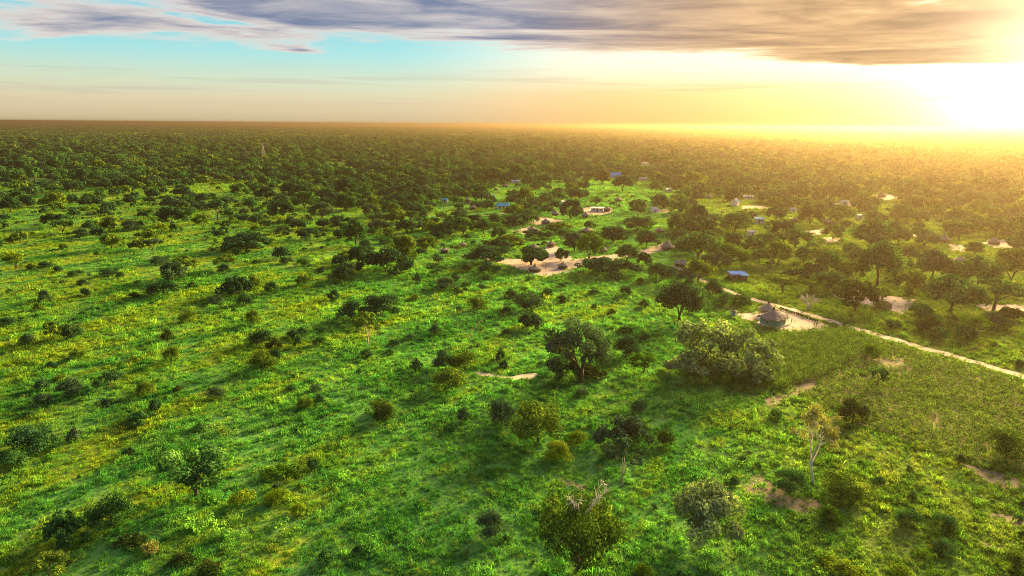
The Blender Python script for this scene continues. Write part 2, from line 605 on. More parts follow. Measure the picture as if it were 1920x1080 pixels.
YARDS = [gpoly(p) for p in (
    [(932, 492), (950, 484), (985, 487), (1010, 474), (1022, 462), (1048, 462), (1062, 474), (1078, 486), (1110, 481), (1150, 477), (1212, 466), (1248, 456), (1272, 462), (1216, 477), (1150, 487), (1092, 499), (1062, 512), (1034, 522), (1004, 517), (984, 508), (958, 500)],
    [(966, 431), (996, 424), (1016, 432), (992, 441), (974, 439)],
    [(990, 418), (1012, 406), (1040, 410), (1060, 414), (1036, 422), (1004, 423)],
    [(1088, 392), (1110, 387), (1146, 390), (1152, 398), (1122, 405), (1096, 401)],
    [(1374, 589), (1400, 586), (1432, 583), (1462, 579), (1530, 602), (1566, 612), (1538, 621), (1486, 622), (1440, 612), (1404, 600)],
    [(1556, 541), (1600, 545), (1650, 552), (1712, 561), (1714, 578), (1694, 589), (1642, 577), (1566, 557)],
    [(1668, 431), (1720, 433), (1772, 442), (1768, 448), (1722, 446), (1680, 439)],
    [(1780, 458), (1816, 461), (1810, 474), (1780, 470)],
    [(1508, 434), (1546, 428), (1548, 438), (1512, 444)],
    [(1822, 570), (1912, 571), (1950, 580), (1930, 588), (1850, 585)],
    [(1540, 445), (1580, 447), (1584, 454), (1548, 455)],
    [(1386, 386), (1440, 386), (1444, 391), (1392, 392)],
    [(1224, 394), (1250, 392), (1256, 398), (1230, 401)],
    [(1640, 366), (1668, 364), (1690, 370), (1660, 376)], [(1690, 343), (1716, 341), (1724, 348), (1698, 350)], [(1560, 381), (1600, 380), (1606, 386), (1566, 388)],
    [(1838, 455), (1900, 447), (1950, 455), (1900, 466), (1860, 464)],
)]
YL = ['pinkish sandy yard between the huts in the village centre', 'small sandy yard round a lone thatched hut', 'sandy strip in front of a hut by the big dark mango tree',
      'sandy yard in front of the pale walled house', 'sandy yard with the green walled hut and tyres', 'bare sandy lot with a small brick box', 'pale sandy clearing among orange lit trees',
      'small sandy yard with two people', 'sandy patch under a round mango tree', 'sandy strip behind the flat topped acacia', 'pale sandy patch among trees', 'thin sandy strip below the pale house', 'sandy patch beside the white block house', 'far sandy patch in the orange haze with a hut', 'farthest sandy patch in the orange haze', 'sandy patch between far mango trees', 'sandy yard at the right edge by a hut']
for i, (p, l) in enumerate(zip(YARDS, YL)):
    sheet('sandy_yard', p, 0.06, M['sand'], l, seed=20 + i)
SOILS = [gpoly(p) for p in (
    [(1392, 908), (1420, 894), (1446, 906), (1476, 930), (1530, 936), (1545, 950), (1508, 966), (1450, 948), (1408, 932)],
    [(1050, 896), (1072, 898), (1106, 918), (1092, 928), (1060, 910)],
    [(1850, 962), (1890, 962), (1935, 985), (1900, 988)],
    [(1430, 750), (1480, 728), (1528, 712), (1534, 726), (1480, 750), (1440, 764)],
    [(1640, 676), (1690, 672), (1704, 684), (1660, 692)],
    [(1800, 868), (1850, 880), (1930, 905), (1900, 920), (1830, 895)],
    [(1830, 1012), (1870, 1018), (1890, 1032), (1850, 1030)],
)]
SL = ['bare brown soil round the foot of the pale half bare tree', 'dark bare soil by the small pale trunked tree', 'pale bare soil at the lower right edge', 'dry bare strip beside the tall crop', 'bare patch inside the crop field', 'bare soil under the dark bush by the crop field', 'small bare patch in the lower right grass']
for i, (p, l) in enumerate(zip(SOILS, SL)):
    sheet('bare_soil', p, 0.05, M['soil'], l, 0.5, 1.2, seed=60 + i)
GULLY = gpoly([(886, 697), (905, 699), (930, 703), (955, 706), (975, 702), (1002, 699), (1012, 703), (1000, 711), (972, 712), (950, 710), (915, 706), (893, 703)])
sheet('sandy_gully', GULLY, 0.05, M['road'], 'pale sandy wash below the broad fig tree', 0.25, 1.0, seed=90)
ROADL = gpoly([(1262, 498), (1300, 519), (1340, 536), (1372, 550), (1420, 564), (1470, 577), (1530, 594), (1585, 611), (1640, 627), (1720, 650), (1800, 672), (1870, 692), (2000, 732)])
ribbon('dirt_road', ROADL, 3.4, 0.09, M['road'], 'pale dirt road running down to the right edge')
PATHS = [gpoly(p) for p in ([(900, 424), (925, 432), (948, 434), (968, 433)], [(896, 406), (930, 402), (962, 398)], [(887, 602), (893, 588), (900, 574)], [(868, 668), (878, 655), (884, 640), (880, 630), (890, 615), (908, 596)],
                             [(880, 474), (905, 482), (932, 492)])]
ribbon('footpath', PATHS[0], 1.6, 0.06, M['road'], 'pale footpath leading left from a lone hut', 5)
ribbon('footpath', PATHS[1], 1.6, 0.06, M['road'], 'pale footpath below the light blue house', 6)
ribbon('footpath', PATHS[3], 0.8, 0.04, M['fieldsoil'], 'narrow dark footpath winding through the green meadow', 7)
ribbon('footpath', PATHS[4], 1.4, 0.06, M['road'], 'pale footpath leading to the central yard', 8)
FIELD = gpoly([(1455, 640), (1500, 628), (1590, 622), (1690, 652), (1800, 684), (1960, 730), (2010, 900), (1900, 884), (1790, 858), (1690, 826), (1600, 790), (1530, 745), (1470, 720), (1440, 690)])
sheet('field_soil', FIELD, 0.045, M['fieldsoil'], 'soil of the crop field beside the dirt road', 0.4, 3.0, seed=95)

# ------------------------------------------------------------------ plants: crowns of many small leaf sprays on limbs
def unit(v):
    return v / np.maximum(1e-9, np.linalg.norm(v, axis=-1, keepdims=True))


def leaves(g, C, rad, n, size, flat=0.75, up=0.35, shell=0.55, tone_amp=0.22, jit=0.45):
    """rhombic leaf sprays round clump centres C (k,3) with radii rad (k)"""
    k = len(C)
    w = rad ** 2 / np.sum(rad ** 2)
    ci = g.choice(k, n, p=w)
    dirs = unit(g.normal(size=(n, 3)))
    rr = rad[ci] * (shell + (1.08 - shell) * g.random(n) ** 0.6)
    off = dirs * rr[:, None]
    off[:, 2] *= flat
    p = C[ci] + off
    p[:, 2] = np.maximum(p[:, 2], 0.05)
    nr = unit(dirs + np.array([0, 0, up]) + g.normal(0, jit, (n, 3)))
    t = unit(np.cross(nr, unit(g.normal(size=(n, 3)))))
    b = np.cross(nr, t)
    s = size * (0.6 + 0.8 * g.random(n))[:, None]
    V = np.stack([p + t * s, p + b * s * 0.62, p - t * s * 0.9, p - b * s * 0.62], 1).reshape(-1, 3)
    V[:, 2] = np.maximum(V[:, 2], 0.01)
    ct = 1.0 + tone_amp * g.normal(size=k)
    tone = np.clip(ct[ci] * (1 + 0.22 * g.normal(size=n)), 0.45, 1.75)
    return V, np.arange(4 * n).reshape(-1, 4), np.repeat(tone, 4)


def clumps(g, kind, a, h, base):
    """clump centres and radii for a crown of half width a, total height h, crown bottom at base"""
    if kind == 'dome':
        k = 42
        u = unit(g.normal(size=(k * 3, 3)))
        u = u[u[:, 2] > -0.6][:k]
        f = 0.54 + 0.34 * g.random(len(u))
        lob = 1 + 0.15 * np.sin(3 * np.arctan2(u[:, 1], u[:, 0]) + g.random() * 6) + 0.14 * g.normal(size=len(u))
        zc = base + (h - base) * 0.45
        C = np.column_stack([u[:, 0] * a * f * lob, u[:, 1] * a * f * lob, zc + u[:, 2] * np.where(u[:, 2] > 0, (h - zc) * 0.82, (zc - base)) * f * 1.05])
        r = a * (0.15 + 0.15 * g.random(len(u)))
    elif kind == 'bush':
        k = 26
        u = unit(g.normal(size=(k * 3, 3)))
        u = u[u[:, 2] > -0.2][:k]
        f = 0.50 + 0.28 * g.random(len(u))
        lob = 1 + 0.2 * np.sin(2 * np.arctan2(u[:, 1], u[:, 0]) + g.random() * 6) + 0.1 * g.normal(size=len(u))
        C = np.column_stack([u[:, 0] * a * f * lob, u[:, 1] * a * f * lob, h * 0.30 + u[:, 2] * h * 0.58 * f])
        r = a * (0.24 + 0.14 * g.random(len(u)))
    elif kind == 'thicket':
        k = 40
        C = np.column_stack([g.uniform(-0.85, 0.85, k) * a, g.uniform(-0.55, 0.55, k) * a, np.zeros(k)])
        e = np.clip(1 - (C[:, 0] / a) ** 2 - (C[:, 1] / (0.7 * a)) ** 2, 0.05, 1) ** 0.5
        C[:, 2] = h * (0.12 + 0.68 * e * (0.45 + 0.55 * g.random(k)))
        r = a * (0.13 + 0.10 * g.random(k))
    elif kind == 'flat':
        k = 26
        th = g.random(k) * 6.283; q = np.sqrt(g.random(k)) * 0.85
        C = np.column_stack([np.cos(th) * q * a, np.sin(th) * q * a, h * (0.90 - 0.20 * q ** 2) + g.normal(0, 0.035 * h, k)])
        r = a * (0.17 + 0.08 * g.random(k))
    elif kind == 'open':
        k = 24
        u = unit(g.normal(size=(k * 4, 3)))
        u = u[u[:, 2] > -0.25][:k]
        f = 0.55 + 0.38 * g.random(k)
        zc = base + (h - base) * 0.42
        C = np.column_stack([u[:, 0] * a * f, u[:, 1] * a * f, zc + u[:, 2] * (h - zc) * f * 0.95])
        r = a * (0.15 + 0.12 * g.random(k))
    elif kind == 'sparse':
        k = 22
        u = unit(g.normal(size=(k * 4, 3)))
        u = u[u[:, 2] > -0.15][:k]
        f = 0.5 + 0.45 * g.random(k)
        zc = base + (h - base) * 0.35
        C = np.column_stack([u[:, 0] * a * f, u[:, 1] * a * f, zc + u[:, 2] * (h - zc) * f])
        r = a * (0.14 + 0.12 * g.random(k))
    return C, r


def limbs(g, C, h, base, tr, nl, n=6, twigs=0):
    """trunk that forks into limbs reaching for the clumps"""
    mb = MB()
    lean = g.normal(0, 0.03 * h, 2)
    fork = np.array([lean[0], lean[1], max(0.5, base * 0.75)])
    mb.tube([(0, 0, -0.4), (0.2 * lean[0], 0.2 * lean[1], 0.12 * fork[2]), fork * 0.6, fork], [tr * 1.5, tr * 1.12, tr * 0.95, tr * 0.85], 8)
    idx = g.choice(len(C), min(nl, len(C)), replace=False)
    az = np.arctan2(C[idx, 1], C[idx, 0]) + np.pi
    npri = 3 if nl < 10 else 4
    az0 = g.random() * 6.283
    sec = (((az + az0) % 6.2832) / 6.2832 * npri).astype(int)
    for q_ in range(npri):
        mem = idx[sec == q_]
        if len(mem) == 0:
            continue
        mean = C[mem].mean(0)
        st = fork * (0.72 + 0.28 * g.random())
        j1 = st + (mean - st) * 0.30 + np.array([0, 0, 0.05 * h]) + g.normal(0, 0.02 * h, 3)
        j2 = st + (mean - st) * 0.62 + np.array([0, 0, 0.03 * h]) + g.normal(0, 0.03 * h, 3)
        rp = tr * (0.5 + 0.2 * g.random())
        mb.tube([st, j1, j2], [rp, rp * 0.78, rp * 0.5], n, False)
        for i in mem:
            e = C[i]
            s0 = j1 + (j2 - j1) * (0.25 + 0.75 * g.random())
            m = s0 + (e - s0) * 0.5 + g.normal(0, 0.03 * h, 3)
            r0 = rp * (0.32 + 0.16 * g.random())
            mb.tube([s0, m, e], [r0, r0 * 0.65, r0 * 0.25], n, False)
            for _ in range(twigs):
                s = m + (e - m) * g.random()
                q = s + unit(g.normal(size=3) + np.array([0, 0, 0.4])) * h * (0.05 + 0.10 * g.random())
                q2 = q + unit(g.normal(size=3)) * h * 0.05
                mb.tube([s, q, q2], [r0 * 0.4, r0 * 0.25, r0 * 0.1], 4, False)
    return mb


PROTO = {}


def proto(key, kind, a, h, base, tr, nl, nleaf, size, seed, flat=0.75, twigs=0, shell=0.55, up=0.35, skirt=0):
    g = np.random.default_rng(seed)
    C, r = clumps(g, kind, a, h, base)
    V, Q, T = leaves(g, C, r, nleaf, size, flat, up, shell)
    if skirt:
        th = g.random(skirt) * 6.283
        C2 = np.column_stack([np.cos(th) * a * 0.45, np.sin(th) * a * 0.45, np.full(skirt, h * 0.12)])
        V2, Q2, T2 = leaves(g, C2, np.full(skirt, a * 0.22), nleaf // 4, size, 0.8, up)
        V = np.vstack([V, V2]); Q = np.vstack([Q, Q2 + Q.max() + 1]); T = np.concatenate([T, T2])
    cm = np_mesh('crown_' + key, V, Q, T)
    tm = limbs(g, C, h, base, tr, nl, 6, twigs).mesh('trunk_' + key, True)
    PROTO.setdefault(key[:-1], []).append((cm, tm, 2 * a, h))


for i in range(4):
    proto('dome%d' % i, 'dome', 5.5, 8.2, 0.6 + 0.3 * i, 0.34, 9, 5600, 0.27, 100 + i)
for i in range(3):
    proto('flat%d' % i, 'flat', 5.5, 6.2, 3.0, 0.24, 11, 2600, 0.24, 120 + i, flat=0.35)
for i in range(3):
    proto('open%d' % i, 'open', 4.5, 7.6, 1.1, 0.22, 13, 3000, 0.22, 130 + i, flat=0.7, twigs=1)
for i in range(4):
    proto('bush%d' % i, 'bush', 1.6, 2.5, 0.3, 0.07, 6, 1100, 0.125, 140 + i)
for i in range(3):
    proto('bigbush%d' % i, 'bush', 1.6, 2.5, 0.3, 0.07, 9, 4200, 0.066, 190 + i, shell=0.45)
for i in range(3):
    proto('thicket%d' % i, 'thicket', 4.5, 4.4, 0.6, 0.12, 12, 3600, 0.22, 150 + i)
for i in range(2):
    proto('sparse%d' % i, 'sparse', 3.6, 7.2, 2.4, 0.14, 12, 2600, 0.18, 160 + i, flat=0.6, twigs=2)
for i in range(3):
    proto('herb%d' % i, 'bush', 0.9, 1.0, 0.15, 0.03, 4, 330, 0.11, 170 + i)
# three trees that stand out in the photograph get crowns of their own
proto('fig0', 'open', 7.0, 12.5, 3.2, 0.50, 18, 6800, 0.24, 201, twigs=5, flat=0.8)
proto('spread0', 'dome', 6.0, 9.5, 0.2, 0.30, 14, 9000, 0.18, 202, twigs=2)
proto('bare0', 'sparse', 3.6, 9.5, 3.6, 0.17, 18, 3200, 0.12, 203, flat=0.8, twigs=8, shell=0.1)
proto('dead0', 'sparse', 4.2, 5.2, 0.9, 0.34, 22, 4, 0.02, 204, twigs=10)

LEAFWORD = {'sage': 'pale sage', 'dark': 'deep green', 'green': 'mid green', 'olive': 'olive', 'grey': 'grey-green', 'yellow': 'yellow', 'lime': 'bright lime', 'straw': 'straw-coloured', 'brown': 'dull brown'}
SHAPEWORD = {'dome': 'dome-crowned tree', 'flat': 'flat-topped acacia', 'open': 'open-crowned tree', 'bush': 'rounded bush', 'thicket': 'wide thicket', 'sparse': 'pale-trunked sparse tree',
             'herb': 'low leafy bush', 'fig': 'broad fig tree', 'spread': 'huge spreading tree', 'bare': 'half-bare pale tree', 'dead': 'dead bleached tree'}
ISTREE = {'dome', 'flat', 'open', 'sparse', 'fig', 'spread', 'bare', 'dead'}
PLANTS = []          # every individual plant: dict with px box, kind, colour, object


def add_plant(x, y, w, h, kind, colr, px=None, parts=True, rz=None, label=None, z=None):
    """one tree or bush of crown width w and height h (metres) at ground point x, y"""
    pr = PROTO['bigbush' if kind == 'bush' and w > 4.0 else kind]
    cm, tm, w0, h0 = pr[int(rng.integers(len(pr)))]
    z = float(hgt(x, y)) if z is None else z
    rz = float(rng.random() * 6.283) if rz is None else rz
    s = (w / w0, w / w0, h / h0)
    tree = kind in ISTREE
    nm = {'dead': 'dead_tree', 'flat': 'acacia_tree', 'fig': 'fig_tree', 'dome': 'broadleaf_tree', 'open': 'savanna_tree', 'sparse': 'pale_tree', 'bare': 'pale_tree', 'spread': 'spreading_tree',
          'bush': 'bush', 'thicket': 'thicket', 'herb': 'low_bush'}[kind]
    bark = M['bleached'] if kind in ('bare', 'dead') else (M['palebark'] if kind == 'sparse' else M['bark'])
    if parts:
        o = empty(nm, (x, y, z - 0.03), rz, s)
        link('trunk' if tree else 'stem', tm, o, bark)
        if kind != 'dead':
            link('crown' if tree else 'foliage', cm, o, M[colr])
    else:
        o = link(nm, cm, None, M[colr])
        o.location = (x, y, z - 0.03); o.rotation_euler = (0, 0, rz); o.scale = s
    qx, qy, _ = topx(x, y, z)
    PLANTS.append(dict(o=o, kind=kind, col=colr, x=x, y=y, w=w, h=h, px=float(qx), py=float(qy), tree=tree, label=label))
    return o


def plant_px(bx, by, w, h, kind, colr, shift=0.35, **kw):
    """place a plant from its box in the photograph: centre x, bottom y, width and height in pixels"""
    dep = math.atan((by - 240.0) / F)
    g_ = 1.20 if kind in ('bush', 'thicket') else 1.08        # sprays thin out at a crown's rim
    w, h = w * g_, h * (1 + (g_ - 1) * 0.6)
    by2 = by - shift * w * math.sin(dep) if kind in ('bush', 'thicket', 'dome', 'herb', 'spread') else by
    x, y, z, mpp = at(bx, by2)
    hh = max(0.4, (h - 0.30 * w * math.sin(dep)) * mpp / math.cos(dep))
    return add_plant(x, y, max(0.5, w * mpp), hh, kind, colr, **kw)


HAND = [
    # the left field
    (307, 559, 55, 34, 'bush', 'dark'), (82, 569, 23, 27, 'bush', 'grey'), (72, 585, 16, 20, 'bush', 'olive'), (160, 558, 20, 20, 'bush', 'dark'), (152, 537, 22, 13, 'bush', 'dark'),
    (202, 521, 34, 18, 'bush', 'dark'), (145, 519, 28, 14, 'bush', 'green'), (98, 641, 30, 44, 'open', 'olive'), (134, 638, 40, 34, 'bush', 'dark'), (53, 648, 26, 25, 'bush', 'grey'), (17, 613, 32, 20, 'bush', 'dark'),
    (315, 641, 23, 26, 'bush', 'brown'), (321, 684, 30, 38, 'bush', 'olive'), (355, 607, 34, 27, 'bush', 'olive'), (473, 613, 29, 34, 'bush', 'olive'), (457, 577, 30, 29, 'bush', 'dark'), (408, 573, 26, 22, 'bush', 'grey'),
    (442, 561, 62, 44, 'thicket', 'dark'), (474, 546, 36, 34, 'bush', 'olive'), (508, 552, 28, 27, 'bush', 'green'), (490, 652, 38, 38, 'bush', 'dark'), (552, 640, 32, 24, 'bush', 'dark'), (560, 652, 18, 28, 'bush', 'green'),
    (597, 652, 26, 22, 'bush', 'green'), (492, 702, 48, 44, 'bush', 'olive'), (147, 675, 26, 21, 'bush', 'olive'), (97, 693, 20, 16, 'bush', 'dark'), (212, 730, 42, 38, 'open', 'dark'), (182, 732, 15, 24, 'bush', 'dark'),
    (130, 752, 48, 42, 'bush', 'grey'), (80, 735, 26, 26, 'bush', 'dark'), (80, 764, 34, 27, 'bush', 'grey'), (276, 747, 40, 31, 'bush', 'olive'), (292, 775, 22, 30, 'bush', 'dark'), (405, 753, 33, 28, 'bush', 'grey'),
    (547, 736, 20, 18, 'bush', 'green'), (575, 770, 30, 26, 'bush', 'olive'), (597, 758, 20, 20, 'bush', 'dark'), (262, 801, 52, 26, 'thicket', 'green'), (200, 762, 34, 12, 'thicket', 'dark'), (373, 812, 26, 19, 'bush', 'green'),
    (60, 863, 80, 66, 'bush', 'dark'), (25, 884, 58, 40, 'bush', 'green'), (142, 832, 26, 34, 'bush', 'grey'), (362, 935, 128, 108, 'open', 'green'), (210, 1000, 75, 66, 'bush', 'green'), (125, 1032, 72, 66, 'thicket', 'green'),
    (95, 1082, 80, 50, 'open', 'olive'), (243, 856, 18, 18, 'bush', 'dark'), (587, 883, 22, 25, 'bush', 'dark'), (453, 954, 38, 36, 'bush', 'yellow'), (520, 949, 42, 30, 'bush', 'yellow'), (284, 1042, 32, 28, 'bush', 'straw'),
    (610, 1064, 32, 32, 'bush', 'green'), (342, 1066, 38, 27, 'bush', 'brown'), (398, 1084, 42, 28, 'bush', 'brown'), (247, 1030, 52, 20, 'thicket', 'brown'), (527, 902, 64, 22, 'thicket', 'lime'), (345, 519, 50, 44, 'open', 'olive'),
    (29, 504, 45, 36, 'open', 'yellow'), (88, 505, 30, 16, 'bush', 'dark'), (300, 497, 36, 18, 'bush', 'grey'), (425, 505, 42, 32, 'open', 'olive'), (418, 514, 26, 20, 'bush', 'dark'), (538, 496, 26, 15, 'bush', 'dark'),
    (568, 500, 24, 18, 'bush', 'green'), (638, 531, 42, 32, 'bush', 'dark'), (651, 530, 36, 44, 'open', 'grey'), (462, 473, 92, 36, 'thicket', 'dark'), (440, 478, 46, 22, 'thicket', 'green'), (210, 470, 40, 32, 'dome', 'olive'),
    (265, 472, 38, 26, 'thicket', 'olive'), (105, 428, 46, 28, 'dome', 'dark'), (173, 412, 34, 26, 'flat', 'lime'), (245, 387, 26, 20, 'dome', 'dark'), (303, 442, 26, 26, 'open', 'yellow'), (20, 400, 40, 30, 'dome', 'dark'), (170, 390, 46, 24, 'dome', 'dark'),
    (323, 425, 50, 38, 'dome', 'dark'), (380, 428, 40, 32, 'open', 'olive'), (425, 432, 22, 22, 'open', 'dark'), (498, 431, 24, 20, 'open', 'dark'), (525, 440, 20, 18, 'bush', 'grey'), (560, 434, 34, 22, 'dome', 'dark'), (578, 452, 46, 24, 'dome', 'dark'),
    (604, 412, 46, 34, 'dome', 'grey'), (632, 432, 26, 22, 'dome', 'dark'), (240, 435, 30, 24, 'bush', 'grey'), (205, 437, 26, 26, 'dome', 'brown'), (150, 446, 30, 18, 'bush', 'grey'), (280, 455, 28, 26, 'dome', 'olive'),
    # the meadow in the middle
    (723, 519, 94, 52, 'thicket', 'dark'), (782, 531, 15, 21, 'bush', 'dark'), (832, 548, 42, 30, 'bush', 'grey'), (862, 553, 15, 11, 'bush', 'dark'), (902, 544, 15, 13, 'bush', 'dark'), (875, 512, 22, 22, 'bush', 'green'),
    (917, 518, 44, 28, 'bush', 'dark'), (897, 583, 34, 28, 'bush', 'olive'), (957, 560, 24, 19, 'bush', 'dark'), (987, 586, 54, 40, 'bush', 'grey'), (1025, 558, 21, 18, 'bush', 'dark'), (950, 588, 16, 13, 'bush', 'dark'),
    (995, 622, 48, 36, 'thicket', 'dark'), (817, 630, 20, 26, 'bush', 'dark'), (713, 603, 74, 50, 'dome', 'dark'), (657, 604, 46, 40, 'bush', 'dark'), (691, 649, 64, 68, 'sparse', 'olive'), (740, 650, 19, 15, 'bush', 'dark'), (687, 674, 24, 20, 'bush', 'green'),
    (730, 668, 15, 15, 'bush', 'green'), (780, 698, 23, 28, 'bush', 'dark'), (835, 702, 48, 46, 'bush', 'dark'), (872, 700, 44, 46, 'bush', 'olive'), (843, 740, 62, 54, 'bush', 'olive'), (938, 680, 18, 30, 'bush', 'dark'), (945, 693, 19, 19, 'bush', 'dark'),
    (1172, 678, 50, 50, 'bush', 'dark'), (1206, 699, 56, 48, 'open', 'lime'), (1173, 627, 26, 15, 'thicket', 'dark'), (1207, 640, 14, 15, 'bush', 'dark'), (1172, 557, 23, 23, 'bush', 'dark'), (1206, 580, 19, 19, 'bush', 'dark'),
    (1113, 554, 17, 13, 'bush', 'dark'), (1053, 540, 18, 11, 'bush', 'green'), (913, 525, 18, 11, 'bush', 'green'), (993, 528, 15, 11, 'bush', 'green'), (942, 804, 48, 56, 'bush', 'grey'), (1010, 850, 98, 96, 'bush', 'olive'),
    (870, 796, 24, 36, 'bush', 'grey'), (1197, 780, 26, 33, 'bush', 'grey'), (1165, 852, 88, 66, 'thicket', 'grey'), (1192, 832, 40, 50, 'bush', 'dark'), (1248, 841, 28, 38, 'bush', 'brown'), (1083, 838, 36, 32, 'bush', 'yellow'), (1042, 870, 52, 42, 'bush', 'yellow'),
    (1207, 1088, 32, 28, 'bush', 'yellow'), (1090, 746, 20, 20, 'bush', 'grey'), (1055, 716, 72, 46, 'thicket', 'dark'), (1110, 712, 50, 24, 'thicket', 'brown'),
    (759, 503, 52, 64, 'dome', 'olive'), (667, 462, 52, 50, 'dome', 'green'), (650, 488, 34, 24, 'open', 'yellow'), (684, 468, 24, 20, 'bush', 'dark'), (790, 478, 20, 14, 'bush', 'dark'), (720, 458, 20, 16, 'bush', 'green'), (857, 475, 26, 16, 'flat', 'olive'), (820, 515, 44, 24, 'open', 'green'),
    # the right foreground
    (1477, 930, 68, 48, 'bush', 'green'), (1600, 800, 58, 52, 'bush', 'brown'), (1888, 868, 72, 64, 'bush', 'olive'), (1556, 986, 36, 38, 'bush', 'lime'), (1705, 996, 46, 40, 'bush', 'green'),
    (1767, 999, 46, 36, 'bush', 'green'), (1905, 1080, 48, 46, 'bush', 'olive'), (1577, 1094, 78, 34, 'thicket', 'yellow'), (1687, 1088, 32, 30, 'bush', 'yellow'), (1773, 1046, 44, 27, 'bush', 'green'), (1575, 952, 82, 58, 'bush', 'olive'),
    (1643, 727, 36, 44, 'open', 'green'), (1637, 676, 34, 32, 'bush', 'lime'), (1335, 560, 38, 40, 'bush', 'dark'), (1358, 577, 36, 30, 'bush', 'green'), (1390, 574, 44, 22, 'thicket', 'green'), (1448, 511, 26, 26, 'sparse', 'grey'),
    (1318, 706, 116, 116, 'open', 'sage'), (1395, 716, 108, 108, 'open', 'sage'), (1440, 705, 60, 50, 'open', 'sage'), (1322, 716, 120, 60, 'thicket', 'sage'), (1402, 722, 100, 50, 'thicket', 'sage'), (1275, 614, 90, 84, 'dome', 'dark'), (1605, 592, 76, 68, 'dome', 'brown'), (1468, 550, 68, 38, 'flat', 'olive'), (1520, 548, 44, 26, 'flat', 'olive'),
    (1783, 597, 98, 78, 'dome', 'green'), (1862, 582, 112, 62, 'flat', 'green'), (1822, 632, 58, 40, 'flat', 'lime'), (1865, 620, 36, 38, 'bush', 'dark'), (1814, 640, 40, 28, 'bush', 'green'), (1672, 618, 28, 20, 'bush', 'dark'),
    (1742, 626, 44, 32, 'bush', 'brown'), (1762, 642, 36, 30, 'bush', 'green'), (1722, 602, 48, 32, 'bush', 'green'), (1893, 605, 46, 30, 'thicket', 'brown'), (1912, 690, 18, 18, 'bush', 'dark'), (1562, 618, 20, 14, 'bush', 'olive'), (1585, 616, 10, 14, 'bush', 'brown'),
    # trees of the village
    (1553, 522, 56, 52, 'dome', 'green'), (1597, 532, 46, 48, 'dome', 'olive'), (1645, 542, 84, 88, 'dome', 'green'), (1702, 560, 64, 54, 'dome', 'olive'), (1746, 532, 68, 62, 'dome', 'dark'), (1792, 536, 54, 46, 'dome', 'green'),
    (1832, 548, 64, 66, 'dome', 'green'), (1894, 534, 70, 72, 'dome', 'olive'), (1632, 470, 82, 58, 'dome', 'green'), (1240, 396, 25, 32, 'dome', 'dark'), (1307, 340, 28, 26, 'dome', 'dark'), (1070, 415, 44, 42, 'dome', 'dark'), (1104, 489, 52, 54, 'dome', 'lime'),
    (1077, 474, 46, 40, 'dome', 'grey'), (1052, 492, 26, 27, 'dome', 'green'), (955, 470, 62, 30, 'dome', 'olive'), (996, 502, 66, 38, 'dome', 'dark'), (914, 499, 78, 38, 'dome', 'dark'), (936, 480, 44, 32, 'dome', 'dark'), (1142, 524, 108, 40, 'thicket', 'dark'), (1176, 498, 46, 40, 'dome', 'green'),
    (1207, 502, 28, 30, 'dome', 'dark'), (1310, 497, 86, 60, 'dome', 'green'), (1368, 503, 62, 46, 'dome', 'lime'), (1345, 512, 60, 40, 'dome', 'grey'), (1374, 472, 44, 38, 'dome', 'green'), (1416, 480, 48, 38, 'dome', 'green'), (1492, 468, 54, 40, 'dome', 'green'), (1467, 457, 52, 46, 'dome', 'dark'),
    (1313, 447, 72, 40, 'dome', 'dark'), (1378, 438, 70, 40, 'dome', 'green'), (1266, 440, 34, 42, 'dome', 'green'), (1212, 467, 48, 34, 'dome', 'dark'), (1437, 466, 46, 30, 'dome', 'green'), (1520, 424, 50, 40, 'dome', 'brown'), (1562, 450, 40, 30, 'dome', 'green'), (1577, 415, 46, 32, 'dome', 'green'),
    (1310, 534, 50, 50, 'dome', 'olive'), (1270, 538, 60, 40, 'open', 'grey'), (1460, 498, 50, 46, 'dome', 'olive'), (1423, 498, 40, 32, 'dome', 'green'), (1230, 528, 40, 40, 'bush', 'dark'), (1150, 460, 60, 36, 'dome', 'dark'), (1195, 436, 60, 30, 'dome', 'green'), (1045, 440, 56, 24, 'thicket', 'olive'), (1000, 450, 40, 20, 'dome', 'grey'),
    (962, 426, 42, 22, 'dome', 'dark'), (964, 410, 44, 26, 'dome', 'olive'), (926, 420, 24, 22, 'bush', 'grey'), (1000, 418, 24, 18, 'bush', 'green'), (1520, 520, 40, 26, 'dome', 'dark'), (1490, 528, 46, 26, 'thicket', 'dark'), (890, 392, 20, 16, 'bush', 'dark'), (862, 378, 24, 26, 'dome', 'dark'),
    (1168, 360, 44, 30, 'dome', 'dark'), (1130, 346, 34, 26, 'dome', 'brown'), (1495, 392, 26, 24, 'dome', 'green'),
]
HERO = [
    (1087, 716, 118, 124, 'fig', 'grey'), (1083, 1098, 150, 168, 'spread', 'olive'), (1526, 908, 92, 150, 'bare', 'straw'), (1167, 910, 80, 94, 'sparse', 'grey'), (1322, 1036, 128, 118, 'dome', 'sage'), (1516, 580, 52, 34, 'dead', 'straw'),
]
for h_ in HERO:
    plant_px(*h_)
